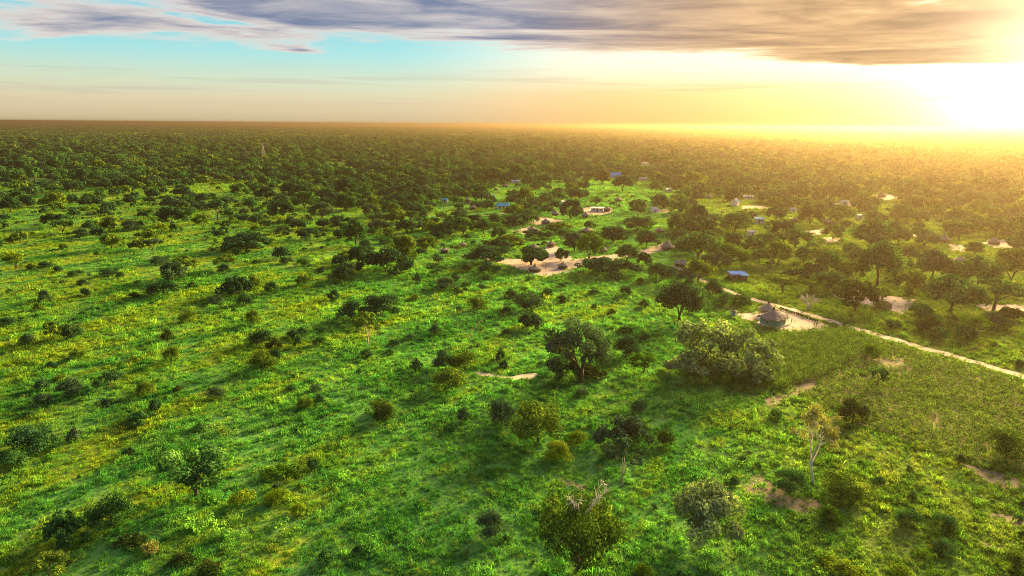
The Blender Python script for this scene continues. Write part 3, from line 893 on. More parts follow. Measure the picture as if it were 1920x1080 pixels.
# bare pale branches that stick out of the huge spreading tree
sp = [p for p in PLANTS if p['kind'] == 'spread'][0]['o']
gb = np.random.default_rng(77)
for k in range(7):
    a = 4.0 + k * 0.42 + gb.normal(0, 0.15)
    mb = MB()
    s0 = np.array([1.2 * math.cos(a), 1.2 * math.sin(a), 6.6]); e0 = np.array([3.6 * math.cos(a), 3.6 * math.sin(a), 9.0 + 0.5 * gb.random()])
    m0 = (s0 + e0) / 2 + gb.normal(0, 0.3, 3)
    mb.tube([s0, m0, e0], [0.10, 0.075, 0.03], 5, False)
    for q in range(6):
        b0 = m0 + (e0 - m0) * gb.random(); d0 = unit(gb.normal(size=3) + np.array([math.cos(a), math.sin(a), 0.9]))
        mb.tube([b0, b0 + d0 * 0.6, b0 + d0 * 1.1 + gb.normal(0, 0.2, 3)], [0.045, 0.032, 0.014], 4, False)
    o_ = mb.build('bare_branch', M['bleached'], sp)
    o_.rotation_euler = (0, 0, -sp.rotation_euler[2])
for h_ in HAND:
    plant_px(*h_)

# ------------------------------------------------------------------ the village
BOXES = []           # photo boxes kept free of scattered trees: (x0, y0, x1, y1, ground distance)


def keep_clear(bx, by, w, h):
    x, y, z, m = at(bx, by)
    BOXES.append((bx - w * 0.5 - 1, by - h - 1, bx + w * 0.5 + 1, by + 1, math.hypot(x, y)))


def thatch(w, rise, z0, seed, square=0.0, steps=9, seg=44, sag=0.12):
    """layered thatch: overlapping courses, each a little proud of the next, with a ragged eave"""
    g = np.random.default_rng(seed)
    V = []; Fs = []
    rows = []
    lump = 1 + 0.03 * np.sin(np.arange(seg) / seg * 6.283 * 3 + g.random() * 6) + 0.02 * g.normal(size=seg)
    th = np.arange(seg) / seg * 6.283
    sq = 1.0 / np.maximum(np.abs(np.cos(th)), np.abs(np.sin(th)))
    shape = lump * (1 + square * (sq * 0.84 - 1))

    def ring(r, z, jz):
        o = len(V)
        for k in range(seg):
            V.append((r * shape[k] * math.cos(th[k]), r * shape[k] * math.sin(th[k]), z + jz * g.normal()))
        return o
    R0 = w / 2
    rows.append(ring(R0 * 0.90, z0 - 0.02 * w + 0.10, 0.0))          # underside
    rows.append(ring(R0 * 1.0, z0 - 0.03 * w, 0.035 * w * 0.5))      # ragged eave
    for i in range(steps):
        f0 = 1 - i / steps; f1 = 1 - (i + 0.92) / steps
        za = z0 + rise * (1 - f0) - sag * rise * math.sin(math.pi * (1 - f0))
        zb = z0 + rise * (1 - f1) - sag * rise * math.sin(math.pi * (1 - f1))
        rows.append(ring(R0 * max(f0, 0.02) * 1.0 + 0.02, za + 0.012 * w, 0.010 * w * f0))
        rows.append(ring(R0 * max(f1, 0.03), zb, 0.006 * w * f0))
    for a, b in zip(rows[:-1], rows[1:]):
        for k in range(seg):
            Fs.append((a + k, a + (k + 1) % seg, b + (k + 1) % seg, b + k))
    Fs.append(tuple(rows[-1] + k for k in range(seg)))
    mb = MB(); mb.add(V, Fs)
    return mb


def ring_wall(r, h, mat, parent, door=True, t=0.18, seg=28, z0=-0.5, name='wall', door_ang=-1.7, square=0.0):
    mb = MB()
    th = [i / seg * 2 * math.pi for i in range(seg)]
    k0 = int(((door_ang % (2 * math.pi)) / (2 * math.pi)) * seg)
    gap = {k0, (k0 + 1) % seg} if door else set()

    def rr(a, q):
        s = 1.0 / max(abs(math.cos(a)), abs(math.sin(a)))
        return q * (1 + square * (s * 0.88 - 1))
    for i in range(seg):
        a, b = th[i], th[(i + 1) % seg]
        zb = h * 0.86 if i in gap else z0
        P = []
        for z in (zb, h):
            for ang_, q in ((a, r), (b, r), (b, r - t), (a, r - t)):
                q2 = rr(ang_, q)
                P.append((q2 * math.cos(ang_), q2 * math.sin(ang_), z))
        mb.add(P, [(0, 1, 5, 4), (2, 3, 7, 6), (4, 5, 6, 7), (3, 2, 1, 0), (1, 2, 6, 5), (3, 0, 4, 7)])
    o = mb.build(name, mat, parent)
    if door:
        am = (th[k0] + th[(k0 + 2) % seg]) / 2 if k0 + 2 < seg else th[k0] + 2 * math.pi / seg
        wdt = 2 * r * math.sin(2 * math.pi / seg) * 0.96
        db = MB()
        for j in range(4):
            off = (j - 1.5) * wdt / 4
            db.box(((r - 0.30) * math.cos(am) - off * math.sin(am), (r - 0.30) * math.sin(am) + off * math.cos(am), h * 0.42), (0.05, wdt / 4 * 0.94, h * 0.86), am)
        db.build('door', M['void'], parent)
    return o


def round_hut(bx, by, wpx, label, wall='mud', rise=0.40, wh=0.26, seed=0, open_=False, tip=True):
    x, y, z, m = at(bx, by)
    w = wpx * m
    y += w * 0.30; z = float(hgt(x, y))
    rise = rise * (0.74 if rise < 0.5 else 0.9)
    o = empty('thatched_hut', (x, y, z), random.uniform(-0.4, 0.4))
    h = max(1.6, w * wh * 1.15)
    ring_wall(w * 0.39, h, M[wall], o, True)
    thatch(w, w * rise, h, seed + 300).build('thatch_roof', M['thatch'], o)
    if tip:
        t = MB(); t.tube([(0, 0, h + w * rise - 0.25), (0.02, 0, h + w * rise + 0.12), (0.0, 0.03, h + w * rise + 0.42)], [0.34, 0.24, 0.08], 8)
        t.build('roof_tip', M['void'], o)
    if open_:
        for k in range(8):
            a = k / 8 * 6.283
            p = MB(); p.tube([(w * 0.46 * math.cos(a), w * 0.46 * math.sin(a), -0.3), (w * 0.45 * math.cos(a), w * 0.45 * math.sin(a), h + 0.1)], 0.07, 6)
            p.build('roof_post', M['wood'], o)
    setp(o, label, 'hut', 'thatched huts of the village')
    keep_clear(bx, by, wpx, wpx * 0.8)
    return o


# the green walled hut by the road
x, y, z, m = at(1455, 614)
w = 54 * m
y += w * 0.33; z = float(hgt(x, y))
hut = empty('thatched_hut', (x, y, z), R(38))
pl = MB(); pl.box((0, 0, 0.0), (w * 0.80, w * 0.80, 0.9)); pl.build('plinth', M['plinth'], hut)
ring_wall(w * 0.375, 2.75, M['teal'], hut, True, square=1.0, z0=0.3, door_ang=0.2)
wb = MB()
for a in (-R(90), -R(180)):
    ca, sa = math.cos(a), math.sin(a)
    q = w * 0.332
    fr = MB()
    for (u, v, su, sv) in ((0, 0.42, 1.1, 0.1), (0, -0.42, 1.1, 0.1), (0.5, 0, 0.1, 0.74), (-0.5, 0, 0.1, 0.74)):
        fr.box((q * ca - u * sa, q * sa + u * ca, 1.45 + v), (0.10, su, sv), a)
    f = fr.build('window', M['white'], hut)
    pn = MB(); pn.box(((q - 0.02) * ca, (q - 0.02) * sa, 1.45), (0.05, 0.9, 0.74), a); pn.build('pane', M['void'], f)
thatch(w * 1.0, w * 0.30, 2.60, 11, square=0.55, steps=11, seg=56).build('thatch_roof', M['thatch'], hut)
t = MB(); t.tube([(0, 0, 2.6 + w * 0.30 - 0.3), (0.02, 0, 2.75 + w * 0.30), (0.0, 0.03, 3.1 + w * 0.30)], [0.45, 0.34, 0.10], 8); t.build('roof_tip', M['void'], hut)
setp(hut, 'large thatched hut with green painted walls and pale plinth beside the tyre row', 'hut', 'thatched huts of the village')
keep_clear(1455, 616, 58, 34)
# the open sided shelter behind it
x, y, z, m = at(1443, 594)
w = 35 * m
y += w * 0.3; z = float(hgt(x, y))
sh = empty('thatched_shelter', (x, y, z), 0.3)
ring_wall(w * 0.34, 1.25, M['mud'], sh, False, name='low_wall')
for k in range(10):
    a = k / 10 * 6.283
    p = MB(); p.tube([(w * 0.43 * math.cos(a), w * 0.43 * math.sin(a), -0.3), (w * 0.42 * math.cos(a), w * 0.42 * math.sin(a), 2.35)], 0.08, 6); p.build('roof_post', M['wood'], sh)
thatch(w, w * 0.36, 2.2, 12).build('thatch_roof', M['thatch'], sh)
t = MB(); t.tube([(0, 0, 2.0 + w * 0.36), (0, 0, 2.35 + w * 0.36), (0.05, 0, 2.6 + w * 0.36)], [0.34, 0.28, 0.1], 8); t.build('roof_tip', M['void'], sh)
setp(sh, 'open thatched shelter on posts behind the green walled hut', 'shelter')
keep_clear(1443, 596, 38, 26)

HUTS = [
    (1376, 593, 14, 'tiny hut with pale blue wall at the left end of the sandy yard', 'paleblue', 0.34, 0.42),
    (1280, 501, 30, 'thatched hut on the grass left of the blue roofed brick house', 'pole_wall', 0.34, 0.2),
    (1252, 469, 25, 'tall steep thatched hut at the right end of the central yard', 'mud', 0.62, 0.2),
    (1003, 511, 27, 'thatched hut with dark open eaves under the flat topped tree', 'pole_wall', 0.36, 0.22),
    (1056, 505, 23, 'thatched hut standing at the lower right of the central yard', 'pole_wall', 0.32, 0.26),
    (1001, 471, 20, 'thatched hut with dark pole wall at the top of the central yard', 'pole_wall', 0.40, 0.34),
    (1033, 464, 18, 'mud walled thatched hut with a doorway at the top of the central yard', 'mud', 0.40, 0.34),
    (1131, 475, 17, 'steep cone roofed hut right of the bright lime tree', 'pole_wall', 0.62, 0.2),
    (867, 464, 16, 'lone thatched hut in the grass left of the central yard', 'mud', 0.34, 0.24),
    (833, 475, 19, 'low round dome roofed hut in the grass, leftmost of the near huts', 'pole_wall', 0.26, 0.16),
    (997, 434, 16, 'thatched hut on its own small sandy yard', 'mud', 0.40, 0.26),
    (1023, 421, 19, 'thatched hut on the sandy strip left of the big dark mango tree', 'pole_wall', 0.36, 0.24),
    (1042, 405, 18, 'grey thatched hut touching the left side of the big dark mango tree', 'mud', 0.40, 0.22),
    (1098, 408, 17, 'thatched hut just right of the big dark mango tree', 'mud', 0.46, 0.24),
    (1139, 397, 16, 'thatched hut at the right end of the pale walled house', 'mud', 0.38, 0.28),
    (1160, 378, 17, 'thatched hut alone in the green clearing', 'pole_wall', 0.40, 0.14),
    (1101, 438, 26, 'low slumped grey thatch roof between the trees', 'pole_wall', 0.30, 0.12),
    (887, 393, 16, 'thatched hut left of the light blue house', 'pole_wall', 0.42, 0.22),
    (876, 381, 9, 'tall narrow granary hut behind the hut left of the light blue house', 'mud', 0.7, 0.6),
    (948, 351, 14, 'far thatched hut below the white house at the woodland edge', 'pole_wall', 0.40, 0.18),
    (930, 358, 10, 'small far hut at the woodland edge, half hidden by a dark tree', 'mud', 0.45, 0.2),
    (1237, 437, 18, 'grey thatched hut above the steep roofed hut', 'mud', 0.36, 0.2),
    (1554, 421, 20, 'thatched hut beside the round brown mango tree', 'mud', 0.40, 0.14),
    (1491, 417, 13, 'small thatched hut left of the round brown mango tree', 'mud', 0.50, 0.2),
    (1773, 455, 24, 'thatched hut left of the yard with two people', 'mud', 0.50, 0.14),
    (1656, 370, 17, 'far thatched hut on a sandy patch in the orange haze', 'mud', 0.46, 0.2),
    (1330, 372, 15, 'far thatched hut left of the grey gabled house', 'mud', 0.46, 0.2),
    (1868, 459, 24, 'thatched hut at the right edge of the picture', 'mud', 0.46, 0.14),
    (1806, 495, 26, 'thatched roof showing between the orange lit trees', 'mud', 0.34, 0.2),
]
for i, (bx, by, wp, lab, wl, rise, wh) in enumerate(HUTS):
    round_hut(bx, by, wp, lab, wl, rise, wh, seed=i, open_=(i in (3,)))


def sheet_roof(parent, x0, x1, y0, y1, z0, z1, mat, th=0.05, name='roof_sheet'):
    """a corrugated sheet rising from y0 (z0) to y1 (z1)"""
    n = max(6, int((x1 - x0) / 0.22)) * 2
    V = []; Fs = []
    for j, (yy, zz) in enumerate(((y0, z0), (y1, z1))):
        for dz in (0.0, -th):
            for i in range(n + 1):
                V.append((x0 + (x1 - x0) * i / n, yy, zz + dz + (0.035 if i % 2 else -0.035)))
    q = n + 1
    for i in range(n):
        Fs.append((i, i + 1, 2 * q + i + 1, 2 * q + i))
        Fs.append((q + i + 1, q + i, 3 * q + i, 3 * q + i + 1))
        Fs.append((i + 1, i, q + i, q + i + 1))
        Fs.append((2 * q + i, 2 * q + i + 1, 3 * q + i + 1, 3 * q + i))
    mb = MB(); mb.add(V, Fs)
    return mb.build(name, mat, parent)


def wall_with_openings(mb, L, h, t, y, ops):
    """wall along x of length L at depth y, real openings ops = (x0, x1, z0, z1)"""
    xs = -L / 2
    for (a, b, za, zb) in sorted(ops):
        if a > xs: mb.box(((xs + a) / 2, y, h / 2 - 0.2), (a - xs, t, h + 0.4))
        if za > 0.05: mb.box(((a + b) / 2, y, za / 2 - 0.2), (b - a, t, za + 0.4))
        mb.box(((a + b) / 2, y, (zb + h) / 2), (b - a, t, h - zb))
        xs = b
    if xs < L / 2: mb.box(((xs + L / 2) / 2, y, h / 2 - 0.2), (L / 2 - xs, t, h + 0.4))


def house(bx, by, wpx, label, wall, roof, depth=0.62, style='gable', rz=0.0, h=2.6, ridge=0.22, name='village_house'):
    x, y, z, m = at(bx, by)
    L = wpx * m * 0.92
    D = L * depth
    y += D / 2; z = float(hgt(x, y))
    o = empty(name, (x, y, z), rz)
    t = 0.2
    dw = min(1.0, L * 0.2)
    ops = [(-dw / 2, dw / 2, 0.0, min(2.05, h * 0.8))]
    if L > 4:
        ops += [(-L * 0.36, -L * 0.36 + L * 0.15, h * 0.36, h * 0.76), (L * 0.21, L * 0.36, h * 0.36, h * 0.76)]
    wb = MB()
    wall_with_openings(wb, L, h, t, -D / 2 + t / 2, ops)
    wb.box((0, D / 2 - t / 2, h / 2 - 0.2), (L, t, h + 0.4))
    for s in (-1, 1):
        wb.box((s * (L / 2 - t / 2 + 0.002), 0, h / 2 - 0.2), (t, D - 2 * t, h + 0.4))
    wo = wb.build('wall', M[wall], o)
    for i, (a, b, za, zb) in enumerate(sorted(ops, key=lambda q: q[2])):
        if za == 0.0:
            d_ = MB(); d_.box(((a + b) / 2, -D / 2 + t * 0.7, zb / 2), (b - a - 0.02, 0.06, zb - 0.02)); d_.build('door', M['void'], o)
        else:
            fr = MB()
            for (cx, cz, sx, sz) in (((a + b) / 2, za + 0.04, b - a, 0.08), ((a + b) / 2, zb - 0.04, b - a, 0.08), (a + 0.04, (za + zb) / 2, 0.08, zb - za - 0.16), (b - 0.04, (za + zb) / 2, 0.08, zb - za - 0.16)):
                fr.box((cx, -D / 2 + t * 0.45, cz), (sx, 0.08, sz))
            f = fr.build('window', M['wood'], o)
            pn = MB(); pn.box(((a + b) / 2, -D / 2 + t * 0.6, (za + zb) / 2), (b - a - 0.16, 0.03, zb - za - 0.16)); pn.build('pane', M['void'], f)
    e = 0.35
    if style == 'gable':
        rg = h + D * ridge
        sheet_roof(o, -L / 2 - e, L / 2 + e, -D / 2 - e, -0.02, h - e * ridge * 2 + 0.08, rg + 0.08, M[roof])
        sheet_roof(o, -L / 2 - e, L / 2 + e, D / 2 + e, 0.02, h - e * ridge * 2 + 0.08, rg + 0.08, M[roof])
        gb = MB()
        for s in (-1, 1):
            gx = s * (L / 2 - 0.1)
            gb.add([(gx - 0.08, -D / 2 + 0.05, h), (gx - 0.08, D / 2 - 0.05, h), (gx - 0.08, 0, rg - 0.03), (gx + 0.08, -D / 2 + 0.05, h), (gx + 0.08, D / 2 - 0.05, h), (gx + 0.08, 0, rg - 0.03)],
                   [(0, 2, 1), (3, 4, 5), (0, 1, 4, 3), (1, 2, 5, 4), (2, 0, 3, 5)])
        gb.build('gable', M[wall], o)
        rc = MB(); rc.box((0, 0, rg + 0.12), (L + 2 * e, 0.3, 0.06)); rc.build('ridge_cap', M[roof], o)
    elif style == 'shed':
        sheet_roof(o, -L / 2 - e, L / 2 + e, -D / 2 - e, D / 2 + e, h + 0.10, h + 0.1 + D * ridge, M[roof])
        pk = MB(); pk.box((0, D / 2 - t / 2, h + D * ridge * 0.42 + 0.02), (L - 0.02, t * 0.9, D * ridge * 0.8)); pk.build('parapet', M[wall], o)
    setp(o, label, 'house', 'block houses of the village')
    keep_clear(bx, by, wpx, wpx * 0.7)
    return o, L, D, h


o, L, D, h = house(1385, 526, 32, 'brick house with bright blue sheet roof on the grass', 'brick', 'blue', 0.66, 'shed', 0.05, 2.5, 0.10)
wg = MB(); wg.box((L * 0.30, -D * 0.5 - 0.9, 1.05), (L * 0.36, 0.2, 2.5)); wg.box((L * 0.30 + L * 0.18 - 0.1, -D * 0.5 - 0.45, 1.05), (0.2, 0.7, 2.5)); wg.build('porch_wall', M['brick'], o)
sheet_roof(o, L * 0.06, L * 0.56, -D * 0.5 - 1.3, -D * 0.5 - 0.36, 2.36, 2.56, M['cyan'], name='porch_roof')
house(943, 392, 25, 'light blue house with pale blue sheet roof', 'paleblue', 'cyan', 0.6, 'gable', 0.1, 2.6, 0.26)
house(834, 380, 12, 'small light blue roofed house left of the light blue house', 'paleblue', 'cyan', 0.7, 'gable', -0.2)
house(1067, 385, 29, 'long low shed with pale sheet roof behind the big dark mango tree', 'white', 'zinc', 0.36, 'shed', 0.0, 2.5, 0.2)
house(1120, 397, 24, 'pale walled house behind a sandy yard', 'white', 'zinc', 0.5, 'shed', -0.06, 2.4, 0.08)
house(1228, 399, 14, 'small white block house beside a round dark tree', 'white', 'zinc', 0.8, 'shed', 0.3, 2.8, 0.15)
house(967, 344, 17, 'white house at the woodland edge beyond the light blue house', 'white', 'zinc', 0.5, 'gable', 0.0)
house(1154, 333, 22, 'far house with bright blue roof and blue walls among the trees', 'cyan', 'blue', 0.6, 'gable', 0.25, 3.4, 0.28)
house(1206, 339, 15, 'grey roofed far house right of the far blue house', 'white', 'zinc', 0.5, 'gable', 0.1)
house(1380, 386, 20, 'grey gabled house below the white house in the orange lit trees', 'white', 'zinc', 0.7, 'gable', 1.0, 3.0, 0.4)
house(1404, 374, 19, 'white house with pale roof in the orange lit trees', 'white', 'zinc', 0.5, 'gable', -0.15)
house(1255, 360, 12, 'tiny white block house among dark trees above the round dark tree', 'white', 'zinc', 0.9, 'shed', 0.0, 2.6, 0.1)
house(1424, 419, 17, 'pale blue walled house with light blue roof among mango trees', 'paleblue', 'cyan', 0.6, 'shed', -0.1, 2.8, 0.25)
house(1410, 443, 13, 'small pale roofed house beside the palm', 'white', 'zinc', 0.8, 'shed', 0.2, 2.5, 0.12)
house(1612, 412, 10, 'small white house catching the sun between orange lit trees', 'white', 'zinc', 0.8, 'gable', 0.2)
house(1210, 309, 13, 'small grey far house above the far blue house on its right', 'white', 'zinc', 0.6, 'gable', 0.2)
house(1488, 398, 12, 'small grey roofed house above the small thatched hut', 'white', 'zinc', 0.7, 'shed', 0.1, 2.5, 0.12)
house(1584, 384, 14, 'pale far house on a sandy patch between far mango trees', 'white', 'zinc', 0.6, 'gable', -0.1)
# the roofless brick box on the bare lot
x, y, z, m = at(1660, 580)
L = 23 * m; D = L * 0.7
bxo = empty('brick_enclosure', (x, y + D / 2, float(hgt(x, y + D / 2))), -0.08)
for nm_, c, s in (('wall', (0, -D / 2, 0.75), (L, 0.2, 2.5)), ('wall', (0, D / 2, 0.75), (L, 0.2, 2.5)), ('wall', (-L / 2 + 0.1, 0, 0.72), (0.2, D - 0.21, 2.4)), ('wall', (L / 2 - 0.1, 0, 0.72), (0.2, D - 0.21, 2.4))):
    q = MB(); q.box(c, s); q.build(nm_, M['brick'], bxo)
q = MB()
for k in range(7):
    q.tube([(-L / 2 - 0.2 + k * (L + 0.4) / 6, -D / 2 - 0.3, 2.06), (-L / 2 - 0.1 + k * (L + 0.3) / 6, D / 2 + 0.3, 2.10)], 0.06, 5)
q.build('roof_poles', M['wood'], bxo)
setp(bxo, 'roofless brick box standing on the bare sandy lot', 'enclosure')
keep_clear(1660, 582, 26, 18)
x, y, z, m = at(1696, 588)
p = MB(); p.tube([(0, 0, -0.4), (0.03, 0, 1.8), (0.06, 0.02, 3.3)], [0.09, 0.08, 0.06], 7)
po = p.build('wooden_post', M['wood']); po.location = (x, y, z)
setp(po, 'lone wooden post on the bare sandy lot right of the brick box', 'post')
# reed screen and tank
x, y, z, m = at(1369, 583)
scn = empty('reed_screen', (x, y, z), 0.35)
for k in range(16):
    q = MB(); a = -1.9 + k * 0.25
    q.tube([(a, 0.06 * math.sin(k), -0.3), (a + 0.05 * math.sin(k * 2.1), 0.03, 1.5 + 0.35 * math.sin(k * 1.7))], 0.07, 5)
    q.build('reed_pole', M['wood'], scn)
q = MB(); q.tube([(-2.0, 0.1, 0.9), (2.0, 0.1, 1.0)], 0.05, 5); q.build('rail', M['wood'], scn)
setp(scn, 'leaning reed screen behind the tiny pale blue hut', 'screen')
x, y, z, m = at(926, 376)
tk = empty('water_tank', (x, y, z))
for sx in (-1, 1):
    for sy in (-1, 1):
        q = MB(); q.tube([(sx * 0.8, sy * 0.8, -0.3), (sx * 0.6, sy * 0.6, 3.0)], 0.08, 5); q.build('stand_leg', M['steel'], tk)
q = MB(); q.box((0, 0, 3.05), (1.7, 1.7, 0.1)); q.build('platform', M['wood'], tk)
q = MB(); q.tube([(0, 0, 3.1), (0, 0, 4.5), (0, 0, 4.75), (0, 0, 4.85)], [0.85, 0.85, 0.6, 0.2], 14); q.build('tank', M['cyan'], tk, True)
setp(tk, 'blue water tank on a stand above the light blue house', 'tank')

# the row of half buried tyres along the road
TY0, TY1 = gpoly([(1464, 580), (1531, 604)])
NT_ = 15
tl = np.hypot(*(TY1 - TY0)); pitch = tl / (NT_ - 1)
tang = math.atan2(TY1[1] - TY0[1], TY1[0] - TY0[0])
tr = min(0.62, pitch * 0.46)


def torus(R0, r0, n=20, k=8):
    V = []; Fs = []
    for i in range(n):
        a = i / n * 6.283185
        for j in range(k):
            b = j / k * 6.283185
            q = R0 + r0 * math.cos(b)
            V.append((q * math.cos(a), 1.25 * r0 * math.sin(b), q * math.sin(a)))
    for i in range(n):
        for j in range(k):
            Fs.append((i * k + j, i * k + (j + 1) % k, ((i + 1) % n) * k + (j + 1) % k, ((i + 1) % n) * k + j))
    mb = MB(); mb.add(V, Fs)
    return mb.mesh('tyre', True, M['rubber'])


tyre_me = torus(tr * 0.76, tr * 0.27)
ORD = ['first', 'second', 'third', 'fourth', 'fifth', 'sixth', 'seventh', 'eighth', 'ninth', 'tenth', 'eleventh', 'twelfth', 'thirteenth', 'fourteenth', 'fifteenth', 'sixteenth', 'seventeenth', 'eighteenth', 'nineteenth', 'twentieth']
for k in range(NT_):
    p = TY0 + (TY1 - TY0) * k / (NT_ - 1)
    o = link('half_buried_tyre', tyre_me)
    o.location = (p[0], p[1], float(hgt(*p)) + tr * 0.62)
    o.rotation_euler = (random.uniform(-0.1, 0.1), random.uniform(0, 6), tang + random.uniform(-0.12, 0.12))
    setp(o, ('%s old black tyre from the hut end of the half buried tyre row' % ORD[k]), 'tyre', 'tyres half buried in a row along the road')

# the pylon far in the woodland
x, y, z, m = at(495, 303)
py_o = empty('lattice_pylon', (x, y, z), 0.35)
HT = 34 * m * 1.02
b0, b1 = 3.1, 0.55


def leg(sx, sy, f):
    q = b0 + (b1 - b0) * min(1, f * 1.15)
    return np.array([sx * q, sy * q, HT * f])


for sx, sy in ((1, 1), (1, -1), (-1, -1), (-1, 1)):
    q = MB(); q.tube([leg(sx, sy, f) for f in (-0.02, 0.4, 0.87, 1.0)], [0.24, 0.2, 0.15, 0.12], 5); q.build('leg', M['steel'], py_o)
cs = [(1, 1), (1, -1), (-1, -1), (-1, 1)]
br = MB()
fs = [0.02, 0.16, 0.3, 0.43, 0.55, 0.66, 0.76, 0.86]
for fa, fb in zip(fs[:-1], fs[1:]):
    for a, b in zip(cs, cs[1:] + cs[:1]):
        br.tube([leg(*a, fa), leg(*b, fb)], 0.10, 4); br.tube([leg(*b, fa), leg(*a, fb)], 0.10, 4)
        br.tube([leg(*a, fb), leg(*b, fb)], 0.10, 4)
br.build('bracing', M['steel'], py_o)
for f in (0.74, 0.85, 0.96):
    q = MB()
    for s in (-1, 1):
        q.tube([(0, 0.5, HT * f), (s * HT * 0.13, 0, HT * f + 0.2)], 0.12, 4); q.tube([(0, -0.5, HT * f), (s * HT * 0.13, 0, HT * f + 0.2)], 0.12, 4)
        q.tube([(0, 0, HT * (f + 0.035)), (s * HT * 0.13, 0, HT * f + 0.2)], 0.09, 4)
    q.build('cross_arm', M['steel'], py_o)
setp(py_o, 'grey lattice power pylon rising from the far woodland', 'pylon')


# palms
def palm(bx, by, hpx, label, seed):
    g = np.random.default_rng(seed)
    x, y, z, m = at(bx, by)
    h = hpx * m
    o = empty('palm_tree', (x, y, z))
    q = MB(); q.tube([(0, 0, -0.3), (0.2, 0.1, h * 0.35), (0.1, 0.0, h * 0.68)], [0.28, 0.2, 0.16], 8); q.build('trunk', M['bark'], o, True)
    for k in range(15):
        a = k / 15 * 6.283 + g.normal(0, 0.15); el = g.uniform(0.1, 1.2); Lf = h * g.uniform(0.38, 0.5)
        V = []; Qs = []
        pts = []
        for s in np.linspace(0, 1, 8):
            rr = Lf * s * math.cos(el * (1 - 0.3 * s)); zz = h * 0.68 + Lf * (math.sin(el) * s - 0.75 * s * s)
            pts.append(np.array([0.1 + rr * math.cos(a), rr * math.sin(a), zz]))
        side = np.array([-math.sin(a), math.cos(a), 0])
        for i in range(7):
            p0, p1 = pts[i], pts[i + 1]
            wd = Lf * 0.16 * math.sin(math.pi * (0.15 + 0.8 * i / 7))
            for sg in (-1, 1):
                for j in range(2):
                    b0_ = p0 + (p1 - p0) * j * 0.5; b1_ = p0 + (p1 - p0) * (j * 0.5 + 0.38)
                    tp = b1_ + side * sg * wd + (p1 - p0) * 0.6 + np.array([0, 0, -0.25 * wd])
                    n0 = len(V); V += [b0_, b1_, tp]; Qs.append((n0, n0 + 1, n0 + 2))
        link('frond', np_mesh('frond', np.array(V), np.array(Qs), np.full(len(V), 1.1)), o, M['lime'])
    setp(o, label, 'palm')
    keep_clear(bx, by, 26, hpx)


palm(1396, 446, 36, 'pale green palm standing over the mango trees', 1)
palm(1104, 391, 26, 'small dark palm at the corner of the pale walled house', 2)


# people: one continuous skinned body, dressed by material
def person_mesh(name, pose, cloth_top, cloth_low, child=1.0):
    hh = 1.68 * child
    J = {'pelvis': (0, 0, 0.53), 'waist': (0, 0.01, 0.62), 'chest': (0, 0.015, 0.75), 'neck': (0, 0.01, 0.845), 'head': (0, 0.0, 0.90), 'crown': (0, 0, 0.965)}
    rad = {'pelvis': 0.085, 'waist': 0.075, 'chest': 0.092, 'neck': 0.034, 'head': 0.052, 'crown': 0.046}
    E = [('pelvis', 'waist'), ('waist', 'chest'), ('chest', 'neck'), ('neck', 'head'), ('head', 'crown')]
    for s, n in ((-1, 'l'), (1, 'r')):
        st = pose.get('step', 0.05) * s
        J.update({'hip' + n: (0.055 * s, 0, 0.50), 'knee' + n: (0.062 * s, -0.02 + st * 0.5, 0.27), 'ank' + n: (0.064 * s, st, 0.035), 'toe' + n: (0.07 * s, st - 0.09, 0.018),
                  'sho' + n: (0.11 * s, 0.015, 0.80), 'elb' + n: (0.14 * s, 0.02 - st * 0.4, 0.63), 'wri' + n: (0.135 * s, -0.03 - st * 0.6, 0.48 + pose.get('lift', 0) * (s > 0)), 'han' + n: (0.132 * s, -0.05 - st * 0.6, 0.43 + pose.get('lift', 0) * 1.2 * (s > 0))})
        rad.update({'hip' + n: 0.058, 'knee' + n: 0.038, 'ank' + n: 0.024, 'toe' + n: 0.022, 'sho' + n: 0.04, 'elb' + n: 0.028, 'wri' + n: 0.02, 'han' + n: 0.024})
        E += [('pelvis', 'hip' + n), ('hip' + n, 'knee' + n), ('knee' + n, 'ank' + n), ('ank' + n, 'toe' + n), ('chest', 'sho' + n), ('sho' + n, 'elb' + n), ('elb' + n, 'wri' + n), ('wri' + n, 'han' + n)]
    K_ = list(J)
    me = bpy.data.meshes.new(name + '_rig')
    me.from_pydata([tuple(c * hh for c in J[k]) for k in K_], [(K_.index(a), K_.index(b)) for a, b in E], [])
    o = bpy.data.objects.new('rig', me); col.objects.link(o)
    md = o.modifiers.new('skin', 'SKIN'); md.use_smooth_shade = True
    sv = me.skin_vertices[0].data
    for i, k in enumerate(K_):
        sv[i].radius = (rad[k] * hh, rad[k] * hh); sv[i].use_root = (k == 'pelvis')
    o.modifiers.new('sub', 'SUBSURF').levels = 1
    dg = bpy.context.evaluated_depsgraph_get()
    res = bpy.data.meshes.new_from_object(o.evaluated_get(dg))
    res.name = name
    bpy.data.objects.remove(o)
    res.materials.clear()
    for mm in (M['skin'], M[cloth_top], M[cloth_low]):
        res.materials.append(mm)
    for p in res.polygons:
        c = p.center / hh
        p.material_index = 1 if (0.56 < c.z < 0.83 and abs(c.x) < 0.15) else (2 if 0.16 < c.z <= 0.56 and abs(c.x) < 0.115 else 0)
    return res


